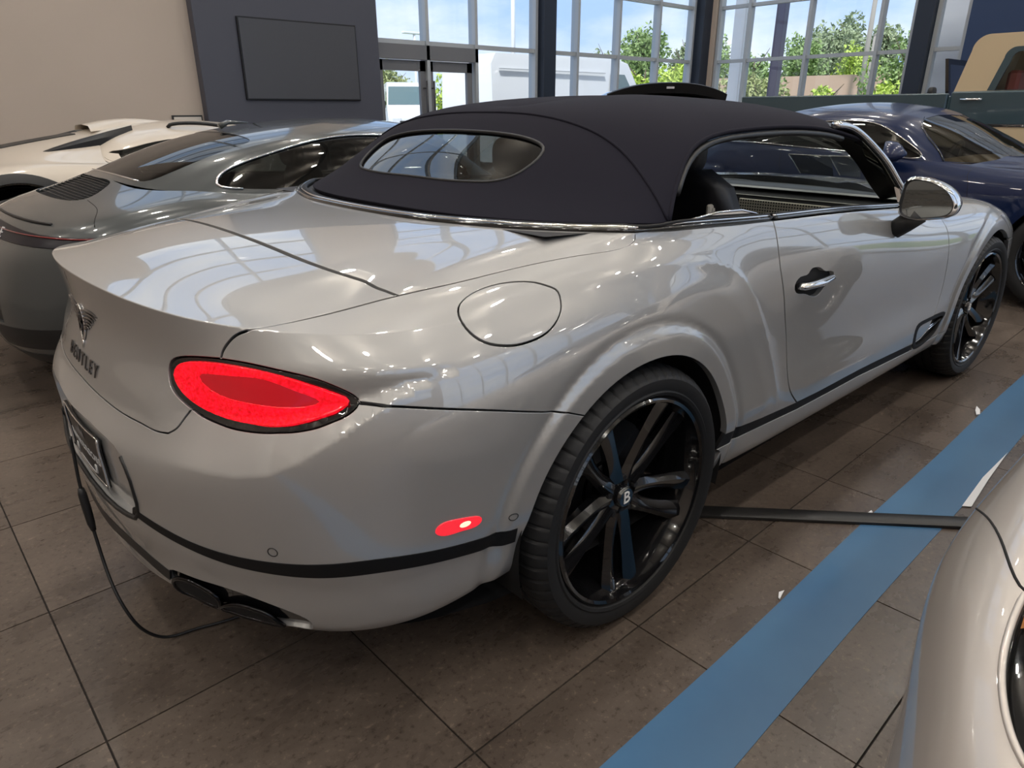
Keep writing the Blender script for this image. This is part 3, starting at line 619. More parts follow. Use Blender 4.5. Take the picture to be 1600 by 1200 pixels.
LBC_D=[
[(.0,0,1.185),(.12,0,1.22),(.28,0,1.248),(.45,0,1.262),(.62,0,1.27)],
[(.03,.33,1.165),(.14,.31,1.205),(.30,.28,1.238),(.47,.20,1.262),(.66,0,1.272)],
[(.03,.56,1.10),(.17,.53,1.165),(.34,.47,1.215),(.52,.34,1.256),(.72,0,1.273)],
[(.0,.74,1.005),(.15,.69,1.085),(.33,.605,1.17),(.58,.42,1.248),(.78,0,1.274)],
[(.33,.80,.965),(.40,.75,1.055),(.50,.665,1.15),(.68,.47,1.24),(.84,0,1.274)],
[(.9,.795,.93),(.9,.76,1.02),(.9,.69,1.12),(.92,.50,1.225),(.96,0,1.268)],
[(1.4,.77,.87),(1.33,.74,.96),(1.25,.68,1.07),(1.15,.50,1.20),(1.12,0,1.25)],
[(1.85,.6,.82),(1.65,.58,.93),(1.48,.54,1.04),(1.32,.40,1.17),(1.25,0,1.225)],
[(2.15,0,.80),(1.9,0,.92),(1.68,0,1.03),(1.5,0,1.12),(1.36,0,1.20)]]
for _i,_sh in ((0,.45),(1,.45),(2,.45),(3,.42),(4,.2)):
    LB_D[_i]=[(p_[0]-_sh*w_,p_[1],p_[2]) for p_,w_ in zip(LB_D[_i],(1,1,1,1,1,.8,.3,0))]
LB=Surf(LB_D,lam_u=2e-5,lam_v=1e-6,mir_end=True); LBC=Surf(LBC_D,lam_u=2e-5,lam_v=1e-6,vmir=True,mir_end=True)
# fastback greenhouse of the navy coupe (sits on the same kind of body as the convertible)
GT_D=[
[(-.55,0,1.065),(-.2,0,1.165),(.15,0,1.27),(.45,0,1.34),(.70,0,1.378),(.85,0,1.392)],
[(-.52,.30,1.06),(-.18,.30,1.16),(.16,.29,1.262),(.46,.26,1.336),(.72,.16,1.380),(.88,0,1.395)],
[(-.40,.55,1.05),(-.10,.54,1.145),(.20,.52,1.238),(.50,.46,1.318),(.76,.28,1.380),(.95,0,1.399)],
[(-.12,.73,1.05),(.10,.705,1.12),(.33,.66,1.205),(.58,.57,1.295),(.82,.36,1.376),(1.02,0,1.402)],
[(.30,.85,1.065),(.42,.815,1.12),(.56,.755,1.195),(.72,.65,1.29),(.90,.42,1.372),(1.08,0,1.404)],
[(.8,.862,1.04),(.82,.825,1.11),(.86,.77,1.19),(.92,.675,1.29),(1.02,.44,1.370),(1.15,0,1.403)],
[(1.4,.845,1.005),(1.38,.81,1.08),(1.35,.76,1.17),(1.31,.68,1.275),(1.29,.46,1.355),(1.28,0,1.392)],
[(1.95,.80,.97),(1.84,.775,1.05),(1.73,.74,1.13),(1.62,.675,1.225),(1.56,.47,1.315),(1.52,0,1.36)],
[(2.22,.58,.975),(2.08,.56,1.06),(1.93,.535,1.14),(1.78,.48,1.225),(1.68,.32,1.295),(1.63,0,1.335)],
[(2.36,0,.985),(2.22,0,1.07),(2.07,0,1.15),(1.92,0,1.225),(1.79,0,1.28),(1.70,0,1.312)]]
GT=Surf(GT_D,lam_u=2e-5,lam_v=1e-6,vmir=True,mir_end=True)
# nose-first skin of the champagne car in the right foreground (its nose points to the camera)
FG_D=[
[(-.85,0,.2),(-.95,0,.35),(-.97,0,.52),(-.93,0,.62),(-.85,0,.68),(-.6,0,.73),(0,0,.82),(.75,0,.90)],
[(-.8,.45,.2),(-.90,.46,.35),(-.92,.47,.52),(-.88,.47,.62),(-.80,.46,.68),(-.55,.45,.74),(.02,.42,.82),(.75,.38,.91)],
[(-.62,.72,.2),(-.72,.75,.35),(-.74,.76,.52),(-.70,.75,.63),(-.62,.73,.70),(-.42,.70,.765),(.08,.62,.825),(.76,.55,.91)],
[(-.42,.84,.2),(-.48,.88,.35),(-.47,.882,.52),(-.44,.878,.64),(-.40,.86,.72),(-.25,.82,.785),(.16,.74,.835),(.8,.66,.905)],
[(-.1,.90,.2),(-.12,.935,.35),(-.12,.962,.52),(-.11,.962,.65),(-.08,.92,.74),(0,.88,.80),(.3,.82,.85),(.85,.74,.90)],
[(.45,.90,.2),(.45,.94,.35),(.45,.955,.52),(.45,.955,.66),(.45,.94,.76),(.47,.90,.82),(.6,.85,.86),(.95,.80,.895)],
[(1.2,.88,.2),(1.2,.93,.33),(1.2,.935,.52),(1.2,.935,.66),(1.2,.925,.76),(1.2,.90,.82),(1.2,.87,.86),(1.2,.84,.89)],
[(2.2,.88,.2),(2.2,.93,.33),(2.2,.94,.52),(2.2,.94,.68),(2.2,.93,.78),(2.2,.905,.84),(2.2,.875,.88),(2.2,.85,.91)],
[(3.0,.88,.22),(3.0,.93,.33),(3.0,.95,.52),(3.0,.95,.7),(3.0,.93,.80),(3.0,.89,.87),(2.98,.85,.90),(2.95,.80,.92)],
[(3.55,.70,.25),(3.62,.76,.35),(3.65,.78,.55),(3.65,.78,.72),(3.64,.76,.82),(3.6,.72,.90),(3.45,.66,.92),(3.3,.6,.94)],
[(3.75,0,.25),(3.83,0,.35),(3.87,0,.55),(3.87,0,.72),(3.86,0,.84),(3.82,0,.92),(3.6,0,.95),(3.35,0,.97)]]
FG=Surf(FG_D,lam_u=2e-5,lam_v=1e-6,mir_end=True)
UV={"trunk_side":[[0.9031,0.8581],[0.821,0.8456],[0.7349,0.8143],[0.6926,0.7782],[0.6757,0.7608],[0.651,0.7503],[0.629,0.7355],[0.6128,0.7205],[0.6053,0.7085]],"lid_low":[[0.5016,0.6113],[0.4861,0.5908],[0.4729,0.5717],[0.4538,0.5583],[0.4244,0.5568],[0.3805,0.5606]],"ton_side":[[0.9031,0.8581],[1.0255,0.8768],[1.1344,0.8961],[1.325,0.8918],[1.4562,0.8776],[1.5057,0.8931],[1.5266,0.9458],[1.4955,1.0695]],"bump_gap":[[0.8547,0.6475],[0.8981,0.6463],[0.9525,0.6389],[1.035,0.6211],[1.1143,0.5979],[1.2048,0.5678],[1.3009,0.5364]],"lamp_out":[[0.447,0.6764],[0.4557,0.6879],[0.4918,0.6986],[0.5569,0.7056],[0.608,0.7078],[0.6652,0.7058],[0.7232,0.6985],[0.7778,0.688],[0.8181,0.6726],[0.8442,0.6595],[0.8559,0.6492],[0.8513,0.6417],[0.8338,0.6296],[0.8063,0.6174],[0.778,0.606],[0.731,0.5946],[0.6819,0.588],[0.6266,0.5859],[0.5645,0.5902],[0.5163,0.6033],[0.4897,0.6207],[0.4628,0.6413],[0.4492,0.6584]],"lamp_red":[[0.4661,0.6705],[0.479,0.6848],[0.5148,0.6945],[0.6028,0.7005],[0.6937,0.6946],[0.7622,0.6787],[0.8179,0.6598],[0.8388,0.6488],[0.8301,0.6389],[0.7902,0.6223],[0.7454,0.6083],[0.6955,0.5989],[0.6421,0.5984],[0.5607,0.6052],[0.5079,0.6279],[0.479,0.6505]],"lamp_core":[[0.5362,0.6752],[0.6068,0.6842],[0.6917,0.6839],[0.7524,0.6646],[0.7887,0.648],[0.7436,0.6347],[0.647,0.6362],[0.5636,0.6489]],"fuel":[[1.0469,0.7874],[1.0509,0.808],[1.0737,0.8315],[1.1165,0.8441],[1.1711,0.839],[1.2224,0.8226],[1.2611,0.8015],[1.2861,0.7806],[1.2893,0.7469],[1.2726,0.7202],[1.2421,0.7021],[1.2052,0.6964],[1.1638,0.6981],[1.1311,0.705],[1.0952,0.7182],[1.0687,0.738],[1.0529,0.761]],"door_rear":[[2.1772,1.0187],[2.1796,0.7844],[2.1976,0.6731],[2.2365,0.5843],[2.288,0.4637],[2.3168,0.3503],[2.3453,0.2977],[2.4142,0.2416],[2.4773,0.1946]],"door_front":[[3.6649,0.8193],[3.6579,0.7712],[3.6791,0.6955],[3.701,0.5716],[3.7344,0.4634],[3.7206,0.3472],[3.6843,0.2969]],"vent":[[3.5261,0.1952],[3.4836,0.2592],[3.4894,0.3026],[3.6001,0.3159],[3.8682,0.2947],[3.8377,0.2628],[3.8069,0.2198],[3.7076,0.1865],[3.6121,0.1766]],"strip_side_top":[[1.9001,0.2736],[2.4174,0.236],[2.9189,0.2346],[3.5162,0.2118]],"strip_side_bot":[[1.8986,0.226],[2.4348,0.2082],[2.9386,0.2096],[3.5729,0.1821]],"strip_rear_top":[[0.3386,0.358],[0.4265,0.3488],[0.5096,0.3364],[0.5961,0.3284],[0.6902,0.3276],[0.7992,0.3301],[0.8878,0.3311],[1.0078,0.3143],[1.1611,0.2898]],"strip_rear_bot":[[0.3324,0.3429],[0.4203,0.3304],[0.5034,0.316],[0.5889,0.3013],[0.6835,0.2943],[0.7949,0.2918],[0.8854,0.2922],[1.0082,0.2735],[1.1593,0.2421]],"plate_hole":[[-0.3279,0.4172],[-0.1997,0.4726],[0.0684,0.5015],[0.262,0.4934],[0.3231,0.4857],[0.3507,0.4672],[0.3522,0.4283],[0.3213,0.365],[0.3022,0.3399],[0.2678,0.3241]],"marker":[[0.9839,0.3687],[0.9903,0.3821],[1.008,0.3865],[1.0476,0.3806],[1.0753,0.3704],[1.0769,0.3593],[1.0643,0.351],[1.0342,0.3528],[1.0015,0.355]],"sensor":[[0.6898,0.3547]],"sensor2":[[1.1508,0.3354]],"trunk_front":[[0.8569,0.878],[0.8166,0.8913],[0.7666,0.9062],[0.7267,0.9133],[0.6149,0.9217],[0.4189,0.9325],[0.2266,0.9383],[0.0956,0.9414]],"trunk_bot":[[0.3805,0.5606],[0.3142,0.5624],[0.2513,0.565],[0.1759,0.5683],[0.0979,0.5707]],"exh":[[0.3848,0.2165],[0.4587,0.2225],[0.5441,0.2173],[0.617,0.2016],[0.6821,0.1809],[0.7142,0.1642],[0.7202,0.1485],[0.7038,0.1231],[0.6833,0.1287],[0.6318,0.1247],[0.5419,0.1194],[0.4609,0.1331],[0.3974,0.1532],[0.3733,0.1837]],"groove_top":[[-0.047,0.2114],[0.1424,0.25],[0.2378,0.2511],[0.3143,0.2383],[0.3848,0.2165]],"groove_bot":[[-0.0801,0.1833],[0.0848,0.2101],[0.2003,0.2201],[0.2859,0.2111],[0.3688,0.1837]],"bump_bot":[[0.5027,0.14],[0.7069,0.1056],[0.7785,0.1195],[0.9158,0.123]],"tip1":[[0.387,0.1919],[0.4342,0.2114],[0.4793,0.2063],[0.5127,0.1892],[0.5144,0.1686],[0.4778,0.1309],[0.4506,0.1357],[0.3909,0.127],[0.3781,0.1604]],"tip2":[[0.4994,0.1446],[0.5467,0.1745],[0.6005,0.1766],[0.6386,0.1604],[0.6481,0.1292],[0.6463,0.124],[0.6082,0.1195],[0.5619,0.1255],[0.5246,0.137]],"hub_line":[[1.5307,0.7864],[1.778,0.7726]],"plate_bot":[[0.1877,0.3216],[0.1297,0.3273],[0.0835,0.3303],[0.0387,0.3361]],"plate_top":[[0.0099,0.4995],[0.0684,0.5015],[0.1656,0.5009],[0.262,0.4934]],"handle":[[2.3007,0.6299],[2.4176,0.6276],[2.5458,0.6315]],"handle_hole":[[2.2921,0.6309],[2.3025,0.6404],[2.3261,0.649],[2.3724,0.6516],[2.3919,0.6662],[2.4222,0.6695],[2.4588,0.6634],[2.4889,0.6495],[2.5421,0.6441],[2.5595,0.6342],[2.5402,0.6206],[2.4988,0.6068],[2.4723,0.5943],[2.4427,0.5892],[2.4039,0.5952],[2.3647,0.6044],[2.3197,0.6095],[2.295,0.6204]]}
UVT={"seam":[[0.774,0.0091],[0.7108,0.1305],[0.6687,0.2007],[0.6184,0.2691],[0.5478,0.3445],[0.4592,0.4182],[0.3578,0.4837],[0.2355,0.5273],[0.0969,0.5497]],"win":[[0.3838,0.2745],[0.3864,0.2344],[0.3725,0.1978],[0.3458,0.159],[0.3021,0.1316],[0.2366,0.1215],[0.1492,0.1164],[0.0449,0.1173]],"wintop":[[0.3838,0.2745],[0.3499,0.3036],[0.2794,0.3309],[0.1828,0.346],[0.0703,0.3471],[-0.0531,0.3452],[-0.2011,0.3474]],"opening":[[0.7785,0.0092],[0.7684,0.1035],[0.7744,0.178],[0.789,0.2422],[0.8234,0.2948],[0.906,0.3285],[1.0962,0.3334],[1.3613,0.3343],[1.6224,0.3345],[1.746,0.3296]]}
UV2={"p_win_t":[[0.5606,0.1124],[0.5449,0.1729],[0.5604,0.258],[0.6139,0.3878],[0.7206,0.5341],[0.9768,0.5987],[1.1916,0.597]],"p_win_b":[[0.5767,0.078],[0.6035,0.0558],[0.661,0.0476],[0.8058,0.044]],"p_glass":[[0.3574,0.0441],[0.3662,0.0823],[0.3837,0.2028],[0.4127,0.3118],[0.435,0.4429],[0.2755,0.461],[0.0659,0.4696]],"p_bar_t":[[0.1899,0.6683],[0.5965,0.6426],[0.7688,0.6337]],"p_bar_b":[[0.3269,0.5892],[0.5501,0.5812],[0.6938,0.5883]],"p_lid":[[0.5311,0.8343],[0.7466,0.785],[0.851,0.6895]],"p_gr":[[0.011,0.8051],[0.5315,0.8136]],"p_spoil":[[0.0506,0.6919],[0.309,0.6821],[0.5447,0.696]],"l_win":[[0.5142,0.03],[0.512,0.0318],[0.5229,0.1893],[0.6842,0.3265],[0.9294,0.3994],[0.8739,0.256],[0.7031,0.1552],[0.604,0.0804]],"l_arch":[[0.8517,0.5848],[1.0188,0.6202],[1.1916,0.5906]],"g_ws":[[1.7078,0.9261],[1.9833,0.6079],[2.0051,0.3595],[2.0093,0.097]],"g_side":[[1.3318,0.5628],[1.6217,0.6122],[1.736,0.5702]],"g_wt":[[1.7629,1.1709],[2.1764,0.9434]]}
UV3={"f_lamp":[[0.9392,0.6683],[0.9243,0.6522],[0.901,0.6325],[0.8779,0.6181],[0.8533,0.6081],[0.8282,0.6014],[0.8028,0.5977],[0.781,0.5973]],"f_gap":[[1.3504,0.5189],[1.2065,0.5849],[1.0633,0.6463],[0.9472,0.6701]]}
# ================================================================ the silver convertible
M_SILVER=mat('silver_paint',(.385,.382,.378),.40,.45,coat=1,coat_rough=.015,spec=.5)
M_SILVER.node_tree.nodes['Principled BSDF'].inputs['Coat IOR'].default_value=2.0
M_GBLACK=mat('gloss_black',(.006,.006,.007),.12,0,coat=1,coat_rough=.02)
M_SATIN=mat('satin_black',(.012,.012,.013),.45)
M_RUBBER=mat('tyre_rubber',(.011,.011,.012),.62,bump=(220,.15,.001))
M_STRIP=mat('strip_black',(.008,.008,.009),.5,spec=.2)
M_SHADOW=mat('shade_black_plastic',(.004,.004,.005),.8)  # near-black liners; the colour also stands in for shade in gaps, vents, bores
M_CHROME=mat('chrome',(.80,.80,.81),.10,1)
M_FABRIC=mat('soft_top_fabric',(.012,.0115,.019),.95,spec=.2,bump=(900,.25,.0006,2))
M_DARKLEA=mat('dark_leather',(.016,.016,.019),.5,bump=(300,.1,.0006))
M_GREYLEA=mat('grey_leather',(.30,.29,.27),.55,bump=(300,.1,.0006))
def car_wheel(name,parent,cx,ysign,yface,R=.374,rr=.298,w=.31,spk=0.0,turn=0.0,mats=None,detail=2,hubz=None,emblem=True):
    """wheel with its outer face at |y|=yface; sub-parts hang under the rim"""
    mrim=mats or M_GBLACK; s=ysign; hz=R if hubz is None else hubz
    def Y(d): return s*(yface-d)      # d = distance inward from the outer face
    def fx(V): 
        V=np.array(V,float); 
        if turn: 
            c,sn=math.cos(turn),math.sin(turn); y0=s*(yface-w/2); V=np.stack([V[:,0]*c-(V[:,1]-y0)*sn,V[:,0]*sn+(V[:,1]-y0)*c+y0,V[:,2]],1)
        return V+np.array((cx,0,hz))
    def put(nm,mb,m,par,angle=35):
        o=mk(nm,fx(mb.V),mb.F,m,par,True,angle=angle); return fixn(o)
    # rim barrel
    mb=MB(); mb.lathe([(rr-.002,Y(.006)),(rr-.008,Y(0)),(rr-.016,Y(.004)),(rr-.020,Y(.02)),(rr-.032,Y(.05)),(rr-.045,Y(.16)),(rr-.05,Y(w-.02)),(rr-.0,Y(w-.01))],72,'y')
    rim=put('wheel',mb,mrim,parent)
    # tyre with tread blocks
    n=360 if detail>1 else 72; mb=MB(); prof=[(rr-.004,Y(.012)),(rr+.004,Y(.000)),(rr+.012,Y(-.004)),(rr+.016,Y(-.001)),(rr+.030,Y(-.007)),(rr+.048,Y(-.006)),(R-.016,Y(.004)),(R-.006,Y(.018)),(R-.002,Y(.034))]
    tr=[]; ww=w
    for k in range(5):
        a=.034+k*(ww-.068)/5; b=.034+(k+1)*(ww-.068)/5
        tr+=[(R,Y(a+.006)),(R,Y(b-.006)),(R-.007,Y(b-.005)),(R-.007,Y(b+.004))]
    prof=prof+tr+[(R-.004,Y(ww-.03)),(R-.02,Y(ww-.006)),(rr+.04,Y(ww+.004)),(rr,Y(ww-.01))]
    m=len(prof); V=[]; 
    for i in range(n):
        t=2*pi*i/n; notch=(i%6==0)
        for k,(r,h) in enumerate(prof):
            if notch and 6<=k<=12: r=r-.0055
            V.append((r*math.cos(t),h,r*math.sin(t)))
    Fc=[(i*m+k,((i+1)%n)*m+k,((i+1)%n)*m+k+1,i*m+k+1) for i in range(n) for k in range(m-1)]
    mb.add(V,Fc); tyre=put('tyre',mb,M_RUBBER,rim,28)
    # five pairs of twisted spokes
    hubd=.055
    for k in range(5):
        for q in (-1,1):
            a0=spk+k*2*pi/5; pts=[]
            rs=np.linspace(.05,rr-.022,9); tt=(rs-rs[0])/(rs[-1]-rs[0])
            mb=MB(); V=[]
            for r,t in zip(rs,tt):
                ang=a0+q*(.30-.055*t+ .02*math.sin(pi*t))*(.55+.45*min(1,.09/r) if r>.09 else 1.0)
                wd=.026-.007*math.sin(pi*min(1,t*1.1))+.004*t; dep=hubd-.028*t**1.6-.012*math.sin(pi*t)*-1*0; thick=.045-.018*t
                c,sn=math.cos(ang),math.sin(ang); er=np.array((c,sn)); et=np.array((-sn,c))
                tw=.010*q
                for (a,d) in ((-wd,dep+.012),(-.35*wd,dep-.004+ (tw if q>0 else 0)*.4),(.35*wd,dep-.004-(tw if q<0 else 0)*.4),(wd,dep+.012),(.7*wd,dep+thick),(-.7*wd,dep+thick)):
                    p=er*r+et*a; V.append((p[0],Y(d),p[1]))
            Fc=[]
            for i in range(len(rs)-1):
                for j in range(6): Fc.append((i*6+j,i*6+(j+1)%6,(i+1)*6+(j+1)%6,(i+1)*6+j))
            Fc+=[(0,1,2,3,4,5),tuple((len(rs)-1)*6+j for j in range(5,-1,-1))]
            mb.add(V,Fc); put('spoke',mb,mrim,rim,30)
    mb=MB(); mb.lathe([(0,Y(hubd-.014)),(.026,Y(hubd-.014)),(.031,Y(hubd-.008)),(.033,Y(hubd+.004)),(.07,Y(hubd+.012)),(.078,Y(hubd+.03)),(.07,Y(.15))],40,'y'); put('hub',mb,mrim,rim)
    for k in range(5):
        t=spk+(k+.5)*2*pi/5; mb=MB(); mb.lathe([(0,Y(hubd-.002)),(.008,Y(hubd-.002)),(.010,Y(hubd+.002)),(.010,Y(hubd+.03))],10,'y',o=(.055*math.cos(t),0,.055*math.sin(t))); put('lug_nut',mb,M_SATIN,rim)
    if emblem:
        tv,tf=text_mesh('B',.052,.0008); 
        if len(tv): 
            V=[(v[0]*(1 if s<0 else -1),Y(hubd-.0152-v[2]),v[1]) for v in tv]; mb=MB().add(V,tf); put('cap_emblem',mb,mat('emblem_white',(.8,.8,.8),.4),rim)
    mb=MB(); mb.lathe([(.08,Y(.13)),(.195,Y(.13)),(.195,Y(.165)),(.08,Y(.165))],48,'y',close=True); put('brake_disc',mb,mat('brake_iron',(.08,.08,.085),.4,.9),rim)
    mb=MB(); mb.lathe([(.13,Y(.115)),(.205,Y(.115)),(.205,Y(.18)),(.13,Y(.18))],12,'y',close=True,a0=pi-.55,a1=pi+.45); put('brake_caliper',mb,M_GBLACK,rim)
    return rim
CAR=thing('convertible_car','silver convertible with black soft top and black wheels in the middle','car',(0,0,0))
# ---------------------------------------------------------------- outlines on the skin
C_={k:[tuple(p) for p in v] for k,v in UV.items()}
VB=BODY.vs; UM=BODY.umax
def sm(L,n=4,closed=False): return [tuple(p) for p in cr(L,n,closed)]
def arch(cx,r,a0,a1,n=40):
    t=np.radians(np.linspace(a0,a1,n)); T=np.stack([cx+r*np.cos(t),.374+r*np.sin(t)],1)
    ok=lambda P,U,V:(np.abs(P[:,0]-cx)<.7)&(P[:,2]<.95)&(V<VB[9])&(P[:,1]<-.6)
    return [tuple(p) for p in BODY.inv(lambda P:P[:,[0,2]],T,mask=ok)]
A_R=.408
lamp=sm(C_['lamp_out'],3,True)
def near(L,p): return int(np.argmin([(a-p[0])**2+(b-p[1])**2 for a,b in L]))
# lamp outline order: left end -> top -> right tip -> bottom -> left
i_t=near(lamp,C_['trunk_side'][-1]); i_tip=near(lamp,C_['bump_gap'][0]); i_l=near(lamp,C_['lid_low'][0])
def seg(L,i,j):   # i -> j going forward, cyclic
    return L[i:j+1] if i<=j else L[i:]+L[:j+1]
ts=sm(C_['trunk_side']); tf=sm([C_['trunk_side'][0]]+C_['trunk_front']); tf=tf+[(0.0,tf[-1][1]+.0008)]
ll=sm(C_['lid_low'][:4]); tb=sm([C_['lid_low'][3]]+[C_['lid_low'][4]]+C_['trunk_bot']); tb=tb+[(0.0,.572)]
tons=sm(C_['ton_side']); bg=sm(C_['bump_gap'])
# trunk lid, right half from the middle of its front edge round to the middle of its lower edge
half=tf[::-1]+ts[1:]+seg(lamp,i_l,i_t)[::-1][1:]+ll[1:]+tb[1:]
half=[p for p in half]
lid=half+[(-u,v) for u,v in half[::-1][1:-1]]
LIPL=[(u,VB[9]+d) for u in np.arange(-1.6,1.6,.011) for d in (-.0022,-.0006,.0006,.0022)]
panel('trunk_lid',BODY,[lid],M_SILVER,CAR,h=.011,lines=LIPL)
VM=BODY.vmax
def vtop(u,w=.007):
    u=abs(float(u)); a,b=BODY.P([u,u],[VM-.02,VM-.002]); return VM-min(.075,w/max(np.linalg.norm(b-a)/.018,1e-3))
VT=VM-.004
tri=[tuple(p) for p in tons if p[1]<VM-.035]
th=tf[::-1]+tri[1:]+[(tri[-1][0]+.002,vtop(tri[-1][0]))]+[(u,vtop(u)) for u in np.linspace(tri[-1][0]-.02,0,60)]
panel('tonneau_panel',BODY,[th+[(-u,v) for u,v in th[::-1][1:-1]]],M_SILVER,CAR,h=.016)
# rear bumper
def archpts(cx,r):
    ok=lambda P,U,V:(np.abs(P[:,0]-cx)<.7)&(P[:,2]<.95)&(V<VB[9])&(P[:,1]<-.6)
    ft=[tuple(p) for p in BODY.inv(lambda P:P[:,[0,2]],[(cx+r-.004-.012*k/7,.27+.098*k/7*1.0) for k in range(7)][::1],mask=ok)] if cx==0 else [tuple(p) for p in arch(cx,r,-8,-2,4)]
    return ft+arch(cx,r,1,188,58)
ar=archpts(0,A_R)               # from the front foot over the top to the rear foot
ig=near(ar,bg[-1]); VBOT=VB[1]-.004
rear_foot=[p for p in ar[ig:] if p[1]>VBOT+.003]
bh=tb[::-1][:-1]+ll[::-1]+seg(lamp,i_tip,i_l)[::-1][1:]+bg[1:-1]+rear_foot+[(rear_foot[-1][0],VBOT)]+[(u,VBOT) for u in np.linspace(rear_foot[-1][0]-.03,0,50)]
bump=bh+[(-u,v) for u,v in bh[::-1][1:-1]]
pt=[(0,.499),(.09,.501),(.166,.501),(.262,.493),(.30,.487),(.335,.474),(.352,.455),(.362,.43),(.362,.38),(.356,.352),(.338,.333),(.30,.326),(.25,.3225),(.188,.323),(.09,.330),(0,.338)]
plate_hole=pt+[(-u,v) for u,v in pt[::-1][1:-1]]
eh=sm(C_['exh'],3,True); eh=[(u,max(v,VBOT+.006)) for u,v in eh]
_Y=np.linspace(.42,.885,70); _zc=np.interp(_Y,*np.array(SCAL).T)
_ok=lambda P,U,V:(V<VB[9])&(P[:,0]<-.5)&(P[:,1]<=0)
CRL=[]
for dz in (-.005,-.0015,.002,.0065):
    CRL+=[tuple(p) for p in BODY.inv(lambda P:np.stack([-P[:,1],P[:,2]],1),np.stack([_Y,_zc+dz],1),mask=_ok)]
CRL=CRL+[(-u,v) for u,v in CRL]
panel('rear_bumper',BODY,[bump,plate_hole,eh,mir(eh)],M_SILVER,CAR,h=.0095,flange=.027,lines=CRL)
o=panel('plate_recess',BODY,[[(u*1.02,v+(.004 if v>.42 else -.004)) for u,v in plate_hole]],M_SILVER,CAR,h=.03,off=-.025,flange=0,gap=0)
skin_tube(BODY,[(u,v) for u,v in plate_hole if v<.36 or u>.33],.0055,8,off=-.001).build('recess_trim',M_SATIN,o,True)
# quarter panels, fuel flap, doors, wings
dr=sm(C_['door_rear']); sst=sm(C_['strip_side_top']); 
fuel=sm(C_['fuel'],3,True)
front_foot=[p for p in ar[:ig+1] if p[1]>np.interp(p[0],[a for a,b in sst],[b for a,b in sst])+.001]
dre=[p for p in dr if p[1]<vtop(p[0]) and p[1]>np.interp(p[0],[a for a,b in sst],[b for a,b in sst])]
def strip_v(u): return float(np.interp(u,[a for a,b in sst],[b for a,b in sst]))
q=seg(lamp,i_t,i_tip)[::-1]+ts[::-1][1:]+tri[1:]+[(tri[-1][0]+.002,vtop(tri[-1][0]))]+[(u,vtop(u)) for u in np.linspace(tri[-1][0]+.02,dre[0][0],40)]+dre+[(u,strip_v(u)) for u in np.linspace(dre[-1][0],front_foot[0][0],20)][1:]+front_foot+bg[::-1][1:]
vent=sm(C_['vent'],3,True)
df=sm(C_['door_front']); 
u_s0,u_s1=front_foot[0][0],sst[-1][0]
dfe=[p for p in df if p[1]<vtop(p[0])]
df_low=[(3.66,.25),(3.60,strip_v(3.5)+.012)]
door=[(u,vtop(u)) for u in np.linspace(dre[0][0],dfe[0][0],70)]+dfe+[p for p in df_low]+[(u,strip_v(u)) for u in np.linspace(3.5,dre[-1][0],60)]+dre[::-1]
hh=sm(C_['handle_hole'],2,True)
arf=archpts(2.851,A_R); ft=near(arf,(3.9,.5))
UF=4.93
ff_l=[p for p in arf[::-1] if p[1]>VBOT+.02]    # rear foot first, over the top, to the front foot
sill_top=[(u,float(np.interp(u,[a for a,b in C_['strip_side_bot']],[b for a,b in C_['strip_side_bot']]))) for u in np.linspace(C_['strip_side_bot'][0][0],3.50,60)]
wing=[(u,vtop(u)) for u in np.linspace(dfe[0][0],3.9,6)]+[(u,float(np.interp(u,[3.9,4.5,5.0],[VM-.055,VM-.03,VM-.03]))) for u in np.linspace(3.95,UF,24)]+[(UF,v) for v in np.linspace(VM-.06,VB[6],16)]+[(u,VB[6]-.01) for u in np.linspace(UF-.03,max(p[0] for p in ff_l)+.02,8)]
fr=[p for p in ff_l if not (p[0]>4.3 and p[1]<VB[6]-.01)]
wing=wing+fr[::-1]+[(fr[0][0]-.02,sill_top[-1][1]+.0)]+[(3.52,sill_top[-1][1]),(3.52,strip_v(3.5)+.004)]+df_low[::-1]+dfe[::-1]
